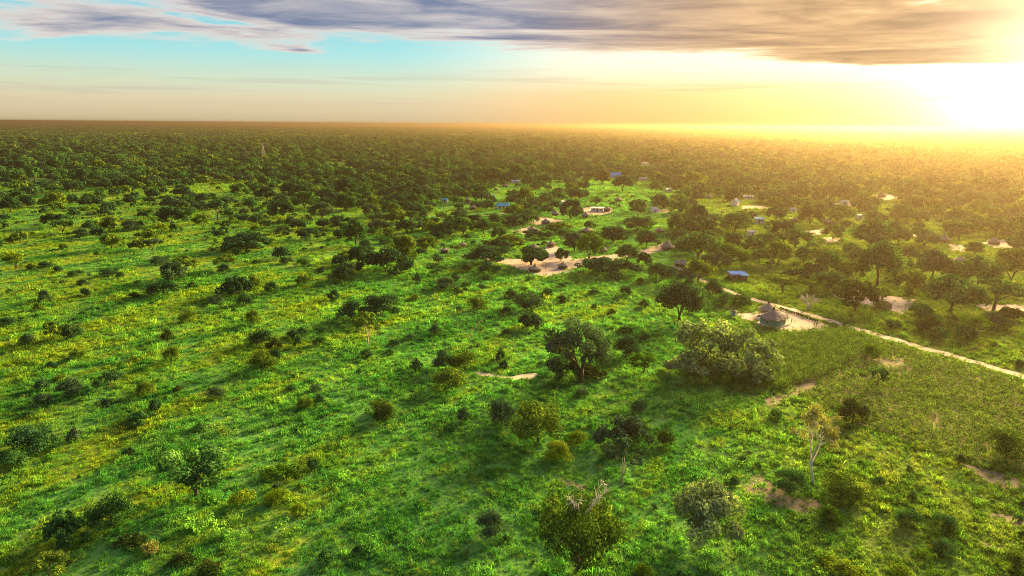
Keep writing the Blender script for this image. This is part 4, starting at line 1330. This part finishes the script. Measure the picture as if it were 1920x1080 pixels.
PEOPLE = [
    (1484, 606, 0, 'red', 'navy', 1.0, 'person standing in the sandy yard beside the green walled hut'),
    (1526, 612, 1, 'white2', 'black', 1.0, 'person in a pale top standing below the end of the tyre row'),
    (1530, 613, 2, 'navy', 'ochre', 0.85, 'smaller person in dark top standing below the end of the tyre row'),
    (1023, 480, 1, 'red', 'black', 0.9, 'person in red standing in the middle of the central yard'),
    (1023, 506, 0, 'ochre', 'navy', 0.9, 'person standing right of the hut under the flat topped tree'),
    (1794, 464, 2, 'black', 'navy', 1.05, 'person in dark clothes in the small right hand yard, left of two'),
    (1799, 468, 0, 'navy', 'black', 1.05, 'person in dark clothes in the small right hand yard, right of two'),
    (1128, 400, 0, 'navy', 'red', 1.0, 'person in dark top in front of the pale walled house'),
]
for i, (bx, by, ps, t1, t2, ch, lab) in enumerate(PEOPLE):
    pm = person_mesh('person', [dict(step=0.04), dict(step=0.12), dict(step=0.02, lift=0.12)][ps], 'cloth_' + t1, 'cloth_' + t2, ch)
    o = link('person', pm)
    x, y, z, m = at(bx, by)
    zz = min(v.co.z for v in pm.vertices)
    o.location = (x, y, z + 0.07 - zz); o.rotation_euler = (0, 0, random.uniform(0, 6))
    setp(o, lab, 'person', 'people in the yards')

# ------------------------------------------------------------------ scattered woodland, scrub, grass and crops
def wedge(n, r0, r1, half=46.0, g=rng):
    r = np.sqrt(g.random(n) * (r1 * r1 - r0 * r0) + r0 * r0)
    a = (g.random(n) * 2 - 1) * R(half)
    return r * np.sin(a), r * np.cos(a)


EDGE_X = [-200, 0, 150, 300, 420, 520, 600, 680, 780, 880, 905, 960, 1040, 1100, 1235, 1300, 1400, 1600, 1920, 2200]
EDGE_Y = [335, 338, 346, 362, 374, 386, 404, 436, 452, 444, 372, 348, 342, 340, 340, 332, 332, 336, 345, 345]


def density(px, py):
    """trees per square metre by what the photograph shows at that place"""
    e = np.interp(px, EDGE_X, EDGE_Y)
    x_, y_ = tx, ty
    patch = np.sin(x_ / 97 + 1.7 * np.sin(y_ / 143)) * np.sin(y_ / 121 + 1.3 * np.sin(x_ / 88)) + 0.5 * np.sin(x_ / 41 + y_ / 57)
    d = np.where(py < e + 9 * patch, 0.0125 * np.clip(0.85 + 0.65 * patch, 0.06, 1.0), 0.0)
    left = (px < 880) & (py >= e)
    d = np.where(left, 0.0065 * np.exp(-(py - e) / 45.0), d)
    vil = (px >= 880) & (px < 1250) & (py >= e) & (py < 452)
    d = np.where(vil, 0.0042, d)
    v2 = (px >= 1190) & (py >= e) & (py < 470 + (px - 1190) * 0.08)
    d = np.where(v2, 0.0062, d)
    v3 = (px >= 1540) & (py >= 470) & (py < 552)
    d = np.where(v3, 0.0040, d)
    clr = (px > 1095) & (px < 1225) & (py > 346) & (py < 386)
    d = np.where(clr, 0.0002, d)
    return d


yard_lines = YARDS + [FIELD, GULLY]


def on_bare(x, y, pad=0.0):
    r = np.zeros(np.shape(x), bool)
    for p in YARDS + [GULLY]:
        r |= inside(p, x, y)
    r |= seg_dist(ROADL, x, y) < 1.8 + pad
    return r


for p in YARDS[:6] + YARDS[7:14]:        # keep most of each yard in view
    yx, yy, _ = topx(p[:, 0], p[:, 1])
    w_, h_ = yx.max() - yx.min(), yy.max() - yy.min()
    BOXES.append((yx.mean() - 0.30 * w_, yy.mean() - 0.25 * h_, yx.mean() + 0.30 * w_, yy.mean() + 0.3 * h_, float(np.hypot(*p.mean(0)))))
hx = np.array([p['x'] for p in PLANTS]); hy = np.array([p['y'] for p in PLANTS]); hw = np.array([p['w'] for p in PLANTS])

# ---- trees out to 2.6 km
N0 = 150000
tx, ty = wedge(N0, 250, 2600)
area = R(92) / 2 * (2600 ** 2 - 250 ** 2)
qx, qy, qm = topx(tx, ty)
dens = density(qx, qy)
keep = rng.random(N0) < dens * area / N0
tx, ty, qx, qy, qm = tx[keep], ty[keep], qx[keep], qy[keep], qm[keep]
tw = np.clip(np.exp(rng.normal(2.22, 0.33, len(tx))), 4.5, 19) * np.where(qx > 1150, 1.3, 1.12)
tw = np.where((qx < 880) & (qy > np.interp(qx, EDGE_X, EDGE_Y)), tw * 0.72, tw)
th_ = tw * rng.uniform(0.62, 0.9, len(tx))
ok = ~on_bare(tx, ty, 2.0)
# leave room for the plants placed one by one and for the huts in view
for i in range(len(hx)):
    near = np.hypot(tx - hx[i], ty - hy[i]) < 0.42 * (tw + hw[i])
    ok &= ~near
dist = np.hypot(tx, ty)
for (x0, y0, x1, y1, dd) in BOXES:
    pw = tw / qm / 2; ph = th_ / qm
    hit = (qx + pw > x0) & (qx - pw < x1) & (qy > y0) & (qy - ph < y1) & (dist < dd + 6)
    ok &= ~hit
tx, ty, qx, qy, qm, tw, th_, dist = [a[ok] for a in (tx, ty, qx, qy, qm, tw, th_, dist)]
# thin out the trees that stand too close to a neighbour (grid of cells)
cell = {}
good = np.zeros(len(tx), bool)
order = rng.permutation(len(tx))
for i in order:
    c = (int(tx[i] // 14), int(ty[i] // 14))
    clash = False
    for a in (-1, 0, 1):
        for b in (-1, 0, 1):
            for j in cell.get((c[0] + a, c[1] + b), ()):
                if (tx[i] - tx[j]) ** 2 + (ty[i] - ty[j]) ** 2 < (0.36 * (tw[i] + tw[j])) ** 2:
                    clash = True; break
            if clash: break
        if clash: break
    if not clash:
        good[i] = True
        cell.setdefault(c, []).append(i)
tx, ty, qx, qy, qm, tw, th_, dist = [a[good] for a in (tx, ty, qx, qy, qm, tw, th_, dist)]
nt_hand = sum(p['tree'] for p in PLANTS)
infr = (qx > -20) & (qx < 1940) & (qy < 1090)
rank = np.argsort(-(tw / qm) * infr)
n_ind = max(0, 298 - nt_hand)
ind = rank[:n_ind]
rest = np.setdiff1d(np.arange(len(tx)), ind)
COLS = ['dark', 'dark', 'dark', 'green', 'green', 'green', 'olive', 'grey', 'dark']
for i in ind:
    k = 'dome' if rng.random() < 0.8 else ('flat' if rng.random() < 0.5 else 'open')
    add_plant(float(tx[i]), float(ty[i]), float(tw[i]), float(th_[i]), k, COLS[int(rng.integers(len(COLS)))])


# ---- the rest of the woodland: one object, instances of low crowns
def far_tree(name, seed, kind, leafmat, n=700, size=0.62):
    g = np.random.default_rng(seed)
    C, r = clumps(g, kind, 5.0, 7.4, 1.2)
    V, Q, T = leaves(g, C, r * 1.15, n, size, 0.75, 0.4, 0.82, 0.10, 0.25)
    # solid heart so that the sky does not show right through a thick crown
    tm = MB(); tm.tube([(0, 0, -0.4), (0.1, 0, 1.2), (0.2, 0.1, 4.0)], [0.42, 0.3, 0.15], 5)
    nv = len(V)
    tv = np.array(tm.v); tq = np.array([f for f in tm.f if len(f) == 4]) + nv
    V = np.vstack([V, tv]); T = np.concatenate([T, np.full(len(tv), 1.0)])
    mi = np.concatenate([np.zeros(len(Q), int), np.ones(len(tq), int)])
    me = np_mesh(name, V, np.vstack([Q, tq]), T, [M[leafmat], M['bark']], midx=mi)
    return bpy.data.objects.new(name, me)


def far_patch(name, seed, leafmat, n=24, wid=70.0):
    """some tens of crowns of the farthest woodland"""
    g = np.random.default_rng(seed)
    C = np.column_stack([g.uniform(-wid / 2, wid / 2, n), g.uniform(-wid / 2, wid / 2, n), g.uniform(3.0, 6.0, n)])
    r = g.uniform(4.0, 7.5, n)
    V, Q, T = leaves(g, C, r, n * 42, 1.7, 0.6, 0.7, 0.85)
    return bpy.data.objects.new(name, np_mesh(name, V, Q, T, [M[leafmat]]))


def scatter(name, P, rot, scl, idx, protos, label, tilt=None):
    """one object that sets out instances of the given protos on its own points"""
    me = bpy.data.meshes.new(name)
    n = len(P)
    me.vertices.add(n)
    me.vertices.foreach_set('co', np.ascontiguousarray(P, np.float32).ravel())
    for nm_, typ, data in (('rot', 'FLOAT_VECTOR', np.column_stack([np.zeros(n), np.zeros(n), rot]) if tilt is None else np.column_stack([tilt, rot])), ('scl', 'FLOAT_VECTOR', scl)):
        a = me.attributes.new(nm_, typ, 'POINT')
        a.data.foreach_set('vector', np.ascontiguousarray(data, np.float32).ravel())
    a = me.attributes.new('idx', 'INT', 'POINT')
    a.data.foreach_set('value', np.ascontiguousarray(idx, np.int32))
    o = bpy.data.objects.new(name, me)
    col.objects.link(o)
    ng = bpy.data.node_groups.new(name + '_scatter', 'GeometryNodeTree')
    ng.interface.new_socket('Geometry', in_out='INPUT', socket_type='NodeSocketGeometry')
    ng.interface.new_socket('Geometry', in_out='OUTPUT', socket_type='NodeSocketGeometry')
    N = ng.nodes; Lk = ng.links
    gi = N.new('NodeGroupInput'); go = N.new('NodeGroupOutput')
    iop = N.new('GeometryNodeInstanceOnPoints')
    jn = N.new('GeometryNodeJoinGeometry')
    for p in protos:
        oi = N.new('GeometryNodeObjectInfo')
        oi.inputs['Object'].default_value = p
        oi.inputs['As Instance'].default_value = True
        Lk.new(oi.outputs['Geometry'], jn.inputs[0])
    Lk.new(gi.outputs[0], iop.inputs['Points'])
    Lk.new(jn.outputs[0], iop.inputs['Instance'])
    iop.inputs['Pick Instance'].default_value = True

    def attr(nm_, typ):
        q = N.new('GeometryNodeInputNamedAttribute'); q.data_type = typ
        q.inputs['Name'].default_value = nm_
        return q.outputs['Attribute']
    Lk.new(attr('idx', 'INT'), iop.inputs['Instance Index'])
    e2r = N.new('FunctionNodeEulerToRotation')
    Lk.new(attr('rot', 'FLOAT_VECTOR'), e2r.inputs[0])
    Lk.new(e2r.outputs[0], iop.inputs['Rotation'])
    Lk.new(attr('scl', 'FLOAT_VECTOR'), iop.inputs['Scale'])
    Lk.new(iop.outputs[0], go.inputs[0])
    o.modifiers.new('scatter', 'NODES').node_group = ng
    return setp(o, label, kind='stuff')


FT = [far_tree('far_crown', 400 + i, k, c) for i, (k, c) in enumerate((('dome', 'dark'), ('dome', 'dark'), ('dome', 'green'), ('dome', 'dark'), ('flat', 'green'), ('dome', 'grey'), ('dome', 'green'), ('dome', 'dark'), ('dome', 'olive')))]
n = len(rest)
sx = tw[rest] / 10.0
scatter('woodland', np.column_stack([tx[rest], ty[rest], hgt(tx[rest], ty[rest]) - 0.05]), rng.random(n) * 6.283, np.column_stack([sx, sx, th_[rest] / 7.4]), rng.integers(0, len(FT), n), FT,
        'closed dark green woodland stretching away beyond the village')
FP = [far_patch('far_patch', 450 + i, c) for i, c in enumerate(('dark', 'green', 'dark', 'olive', 'grey', 'dark'))]
N1 = 20000
fx, fy = wedge(N1, 2480, 10500, 44)
fs_ = rng.uniform(0.8, 1.5, N1)
scatter('far_woodland', np.column_stack([fx, fy, np.zeros(N1) - 0.5]), rng.random(N1) * 6.283, np.column_stack([fs_, fs_, rng.uniform(0.7, 1.35, N1)]), rng.integers(0, len(FP), N1), FP,
        'farthest woodland fading into haze below the horizon')

# ---- bushes of the savanna, one by one, then the small scrub
N2 = 26000
bx_, by_ = wedge(N2, 84, 620, 42)
qx, qy, qm = topx(bx_, by_)
e = np.interp(qx, EDGE_X, EDGE_Y)
f = np.where(qx < 700, 0.0030 + 0.020 * np.exp(-np.maximum(qy - e, 0) / 55.0) * (qy > e), 0.0024)
f = np.where((qx > 1230) & (qy < 560), 0.0040, f)
f = np.where((qx > 880) & (qx < 1230) & (qy < 470), 0.0045, f)
f = np.where(qy > 800, 0.0075, f)
f = np.where(inside(FIELD, bx_, by_), 0.0, f)
area = R(84) / 2 * (620 ** 2 - 84 ** 2)
ok = (rng.random(N2) < f * area / N2) & ~on_bare(bx_, by_, 0.8) & (qy > e - 10)
bw = np.exp(rng.normal(0.72, 0.50, N2))
bw = np.where(qy > 800, bw * 0.6, bw)
bw = np.clip(bw, 0.6, 6.5)
hx = np.array([p['x'] for p in PLANTS]); hy = np.array([p['y'] for p in PLANTS]); hw = np.array([p['w'] for p in PLANTS])
for i in range(len(hx)):
    ok &= np.hypot(bx_ - hx[i], by_ - hy[i]) > 0.40 * (bw + hw[i])
dist = np.hypot(bx_, by_)
for (x0, y0, x1, y1, dd) in BOXES:
    ok &= ~((qx > x0) & (qx < x1) & (qy > y0) & (qy - bw * 0.8 / qm < y1) & (dist < dd + 4))
bx_, by_, qx, qy, qm, bw = [a[ok] for a in (bx_, by_, qx, qy, qm, bw)]
infr = (qx > 0) & (qx < 1920) & (qy < 1080)
rank = np.argsort(-(bw / qm) * infr)
nb_hand = sum(not p['tree'] for p in PLANTS)
nb = max(0, 298 - nb_hand)
for i in rank[:nb]:
    c = ['dark', 'dark', 'green', 'grey', 'olive', 'brown'][int(rng.integers(6))]
    k = 'bush' if bw[i] > 1.5 else 'herb'
    if qy[i] > 800: c = ['green', 'lime', 'dark', 'yellow', 'green', 'grey'][int(rng.integers(6))]
    add_plant(float(bx_[i]), float(by_[i]), float(bw[i]), float(bw[i] * rng.uniform(0.6, 1.0)), k, c, parts=bw[i] / qm[i] > 18)
rs = rank[nb:]


def far_bush(name, seed, leafmat):
    g = np.random.default_rng(seed)
    C, r = clumps(g, 'bush', 1.0, 1.5, 0.1)
    V, Q, T = leaves(g, C, r, 210, 0.17)
    return bpy.data.objects.new(name, np_mesh(name, V, Q, T, [M[leafmat]]))


FB = [far_bush('scrub_bush', 480 + i, c) for i, c in enumerate(('dark', 'dark', 'green', 'grey', 'olive', 'dark'))]
n = len(rs)
scatter('scrub', np.column_stack([bx_[rs], by_[rs], hgt(bx_[rs], by_[rs]) - 0.02]), rng.random(n) * 6.283, np.column_stack([bw[rs] / 2, bw[rs] / 2, bw[rs] / 2 * rng.uniform(0.7, 1.2, n)]), rng.integers(0, len(FB), n), FB,
        'low dark scrub dotted over the savanna')


# ---- grass and herbs
def tuft(name, seed, n, h, spread, wid, herb=0):
    g = np.random.default_rng(seed)
    V = []; Q = []; T = []
    for i in range(n):
        a = g.random() * 6.283; q = spread * math.sqrt(g.random())
        b = np.array([q * math.cos(a), q * math.sin(a), -0.03])
        l = h * g.uniform(0.55, 1.1); lean = g.normal(0, 0.32, 2)
        s = g.random() * 6.283
        sd = np.array([math.cos(s), math.sin(s), 0]) * wid * g.uniform(0.7, 1.3)
        m = b + np.array([lean[0] * l * 0.35, lean[1] * l * 0.35, l * 0.6]); t = b + np.array([lean[0] * l, lean[1] * l, l])
        k = len(V)
        V += [b - sd, b + sd, m + sd * 0.9, m - sd * 0.9, t + sd * 0.15, t - sd * 0.15]
        Q += [(k, k + 1, k + 2, k + 3), (k + 3, k + 2, k + 4, k + 5)]
        tn = np.clip(1 + 0.22 * g.normal(), 0.5, 1.6)
        T += [tn * 0.9, tn * 0.9, tn, tn, tn * 1.15, tn * 1.15]
    if herb:
        C = np.column_stack([g.normal(0, spread * 0.5, 6), g.normal(0, spread * 0.5, 6), g.uniform(0.25, 0.75, 6) * h])
        V2, Q2, T2 = leaves(g, C, np.full(6, spread * 0.5), herb, 0.11, 0.7, 0.6)
        Q2 = Q2 + len(V)
        V = np.vstack([np.array(V).reshape(-1, 3), V2]) if V else V2
        Q = np.vstack([np.array(Q), Q2]) if len(Q) else Q2
        T = np.concatenate([np.array(T), T2])
    return bpy.data.objects.new(name, np_mesh(name, np.array(V), np.array(Q), np.array(T), [M['grass']]))


TF = [tuft('grass_tuft', 500, 22, 0.75, 0.55, 0.035), tuft('grass_tuft', 501, 18, 0.95, 0.45, 0.035), tuft('grass_tuft', 502, 10, 0.55, 0.5, 0.03, 34), tuft('grass_tuft', 503, 6, 0.7, 0.55, 0.03, 46),
      tuft('grass_tuft', 504, 24, 0.5, 0.7, 0.035), tuft('grass_tuft', 505, 8, 0.8, 0.6, 0.03, 40)]
GX = []; GS = []
for (r0, r1, dn, s0) in ((76, 125, 6.5, 0.58), (125, 190, 3.4, 0.74), (190, 290, 1.4, 1.0), (290, 460, 0.6, 1.35), (460, 800, 0.18, 1.9)):
    ar = R(82) / 2 * (r1 * r1 - r0 * r0)
    n = int(dn * ar)
    gx, gy = wedge(n, r0, r1, 41)
    # tufts crowd together: denser here, thin there
    cl = np.sin(gx * 0.9 + 1.3 * np.sin(gy * 0.37)) * np.sin(gy * 0.8 + 1.7 * np.sin(gx * 0.29)) + 0.6 * np.sin(gx * 0.21 + gy * 0.13)
    k = (rng.random(n) < np.clip(0.72 + 0.28 * cl, 0.25, 1.0)) & ~on_bare(gx, gy, -0.2)
    k &= ~(inside(FIELD, gx, gy) & (rng.random(n) < 0.55))
    for p in SOILS:
        k &= ~(inside(p, gx, gy) & (rng.random(n) < 0.70))
    # grass creeps in over the rims of the yards
    for p in YARDS:
        rim = inside(p, gx, gy)
        if rim.any():
            dd_ = seg_dist(np.vstack([p, p[:1]]), gx[rim], gy[rim])
            k[rim] = rng.random(rim.sum()) < np.clip(0.55 - dd_ / 4.5, 0.02, 1)
    k &= seg_dist(PATHS[3], gx, gy) > 0.4
    for q in (0, 1, 4):
        k &= seg_dist(PATHS[q], gx, gy) > 0.9
    mid_ = seg_dist(ROADL, gx, gy)
    k |= (mid_ < 0.28) & (rng.random(n) < 0.7)
    sh_ = np.where(mid_ < 0.4, 0.55, 1.0)[k]
    gx, gy, cl = gx[k], gy[k], cl[k]
    GX.append(np.column_stack([gx, gy])); GS.append(s0 * np.exp(rng.normal(0, 0.28, len(gx))) * (0.9 + 0.22 * cl) * sh_)
GX = np.vstack(GX); GS = np.concatenate(GS)
n = len(GX)
zsc = GS * rng.uniform(0.7, 1.25, n) * np.where(np.hypot(GX[:, 0], GX[:, 1]) > 290, 0.65, 1.0)
WD = [tuft('weed_clump', 520 + i, 12, 0.8, 0.9, 0.02, 150) for i in range(4)]
wx, wy = wedge(int(0.13 * R(82) / 2 * (300 ** 2 - 80 ** 2)), 80, 300, 41)
k = ~on_bare(wx, wy, 0.5) & ~inside(FIELD, wx, wy)
for p in SOILS:
    k &= ~inside(p, wx, wy)
wx, wy = wx[k], wy[k]; nw = len(wx)
ws = np.exp(rng.normal(-0.35, 0.33, nw))
scatter('meadow_weeds', np.column_stack([wx, wy, hgt(wx, wy)]), rng.random(nw) * 6.283, np.column_stack([ws, ws, ws * rng.uniform(0.7, 1.3, nw)]), rng.integers(0, 4, nw), WD, 'taller leafy weeds growing up through the meadow grass')
scatter('meadow_grass', np.column_stack([GX, hgt(GX[:, 0], GX[:, 1])]), rng.random(n) * 6.283, np.column_stack([GS, GS, zsc]), rng.integers(0, len(TF), n), TF, 'lush green and yellowish grass and herbs covering the meadow')


# ---- the crop: rows of leafy plants, taller towards the big olive trees
def crop_plant(name, seed, h, nl, lf):
    g = np.random.default_rng(seed)
    V = []; Q = []; T = []
    for i in range(nl):
        a = i * 2.4 + g.normal(0, 0.3); z = h * (0.25 + 0.7 * i / nl)
        dr = np.array([math.cos(a), math.sin(a), 0]); sd = np.array([-math.sin(a), math.cos(a), 0]) * lf * 0.17
        p0 = np.array([0, 0, z]); p1 = p0 + dr * lf * 0.5 + np.array([0, 0, lf * 0.35]); p2 = p0 + dr * lf + np.array([0, 0, -lf * 0.1])
        k = len(V); V += [p0 - sd * 0.5, p0 + sd * 0.5, p1 + sd, p1 - sd, p2 + sd * 0.1, p2 - sd * 0.1]
        Q += [(k, k + 1, k + 2, k + 3), (k + 3, k + 2, k + 4, k + 5)]
        tn = np.clip(1 + 0.25 * g.normal(), 0.5, 1.6); T += [tn] * 6
    k = len(V)
    for sgn in ((0.025, 0), (0, 0.025)):
        k = len(V)
        V += [np.array([-sgn[0], -sgn[1], -0.05]), np.array([sgn[0], sgn[1], -0.05]), np.array([sgn[0] * 0.6, sgn[1] * 0.6, h]), np.array([-sgn[0] * 0.6, -sgn[1] * 0.6, h])]
        Q += [(k, k + 1, k + 2, k + 3)]; T += [1.2] * 4
    return bpy.data.objects.new(name, np_mesh(name, np.array(V), np.array(Q), np.array(T), [M['crop']]))


CP = [crop_plant('crop_plant', 600, 1.7, 11, 0.75), crop_plant('crop_plant', 601, 1.4, 10, 0.7), crop_plant('crop_plant', 602, 0.55, 9, 0.55), crop_plant('crop_plant', 603, 0.7, 10, 0.6)]
ra = math.atan2(ROADL[9][1] - ROADL[7][1], ROADL[9][0] - ROADL[7][0]) + 0.12
u = np.arange(-160, 160, 0.75); v = np.arange(-90, 90, 1.6)
U, Vv = np.meshgrid(u, v)
U = U.ravel() + rng.normal(0, 0.12, U.size); Vv = Vv.ravel() + rng.normal(0, 0.10, Vv.size)
c0 = FIELD.mean(0)
cx = c0[0] + U * math.cos(ra) - Vv * math.sin(ra); cyy = c0[1] + U * math.sin(ra) + Vv * math.cos(ra)
TALL = gpoly([(1400, 720), (1300, 730), (1270, 700), (1330, 660), (1440, 640), (1500, 628), (1590, 622), (1650, 645), (1600, 680), (1530, 712), (1480, 735)])
k = (inside(FIELD, cx, cyy) | (inside(TALL, cx, cyy))) & (rng.random(len(cx)) < 0.86)
for p in SOILS:
    k &= ~inside(p, cx, cyy)
k &= ~on_bare(cx, cyy, 1.0)
cx, cyy = cx[k], cyy[k]
tall = inside(TALL, cx, cyy)
idx = np.where(tall, rng.integers(0, 2, len(cx)), rng.integers(2, 4, len(cx)))
idx = (len(CP) - 1) - idx       # join order runs backwards
scl = rng.uniform(0.95, 1.5, len(cx))
CROP_IDX = idx
scatter('crop_rows', np.column_stack([cx, cyy, hgt(cx, cyy) + 0.03]), rng.random(len(cx)) * 6.283, np.column_stack([scl, scl, scl]), idx, CP, 'rows of leafy crop plants in the field by the dirt road')

# ------------------------------------------------------------------ haze
hb = MB(); hb.box((0, 0, 31.0), (45000, 45000, 66.0))
m, N = new_mat('evening_haze')
pv = N.new('ShaderNodeVolumePrincipled')
pv.inputs['Density'].default_value = HAZE
pv.inputs['Density Attribute'].default_value = ''
pv.inputs['Color'].default_value = (0.155, 0.128, 0.095, 1)
pv.inputs['Anisotropy'].default_value = HAZE_G
o_ = N.new('ShaderNodeOutputMaterial'); N.l.new(pv.outputs[0], o_.inputs['Volume'])
hz_o = hb.build('haze', m)
setp(hz_o, 'warm evening haze lying over the plain', kind='stuff')

# ------------------------------------------------------------------ labels of the plants
MARKS = [('the green walled hut', 1456, 605), ('the brick house with blue roof', 1387, 520), ('the broad fig tree', 1087, 690), ('the half-bare pale tree', 1526, 880), ('the dead bleached tree', 1512, 572),
         ('the lattice pylon', 495, 300), ('the sandy gully', 950, 705), ('the central sandy yard', 1060, 492), ('the light blue house', 943, 388), ('the far blue house', 1154, 328), ('the brick box', 1660, 574),
         ('the huge spreading tree', 1083, 1050), ('the palm', 1396, 440), ('the pale walled house', 1120, 394), ('the low dome hut', 833, 470), ('the crop field', 1740, 760), ('the flat-topped acacia at right', 1862, 575),
         ('the big lower-left tree', 362, 925), ('the long left thicket', 462, 465), ('the yellow-topped thicket', 723, 515), ('the pale-trunked meadow tree', 691, 645), ('the right-hand yard people', 1796, 466)]


def ordinal(n):
    if n <= 20: return ORD[n - 1]
    tens = {2: 'twenty', 3: 'thirty', 4: 'forty', 5: 'fifty', 6: 'sixty', 7: 'seventy', 8: 'eighty', 9: 'ninety'}
    return (tens[n // 10] + '-' + ORD[n % 10 - 1]) if n % 10 else tens[n // 10][:-1] + 'ieth'


def where(p):
    best = None
    for nm_, mx, my in MARKS:
        dx, dy = p['px'] - mx, (p['py'] - my) * 1.6
        q = math.hypot(dx, dy)
        if q < 9: continue
        if best is None or q < best[0]:
            best = (q, nm_, dx, dy)
    q, nm_, dx, dy = best
    if abs(dx) > 2.2 * abs(dy): rel = 'left of' if dx < 0 else 'right of'
    elif abs(dy) > 2.2 * abs(dx): rel = 'beyond' if dy < 0 else 'in front of'
    else: rel = ('beyond and ' if dy < 0 else 'before and ') + ('left of' if dx < 0 else 'right of')
    return rel, nm_, q


SPECIAL = {'fig': 'broad fig tree with thick forked trunk above the sandy gully', 'spread': 'huge spreading olive tree with bare pale twigs at the bottom edge', 'bare': 'tall half-bare pale tree with few straw leaves on bare soil', 'dead': 'dead bleached leafless tree beside the dirt road'}
groups = {}
for p in PLANTS:
    o = p['o']
    setp(o, cat='tree' if p['tree'] else 'bush', group='trees of the village and woodland edge' if p['tree'] else 'bushes dotted over the savanna')
    if p['kind'] in SPECIAL:
        o['label'] = SPECIAL[p['kind']]
        continue
    rel, nm_, q = where(p)
    wpx = p['w'] / float(topx(p['x'], p['y'])[2])
    size = 'large ' if wpx > 60 else ('small ' if wpx < 24 else '')
    base = '%s%s %s' % (size, LEAFWORD[p['col']], SHAPEWORD[p['kind']])
    if p['kind'] == 'dead': base = SHAPEWORD['dead']
    groups.setdefault((base, rel, nm_), []).append((q, o))
for (base, rel, nm_), lst in groups.items():
    lst.sort(key=lambda t: t[0])
    for i, (q, o) in enumerate(lst):
        if len(lst) == 1: o['label'] = '%s %s %s' % (base, rel, nm_)
        else: o['label'] = '%s %s %s, %s' % (base, rel, nm_, 'nearest' if i == 0 else '%s nearest' % ordinal(i + 1))
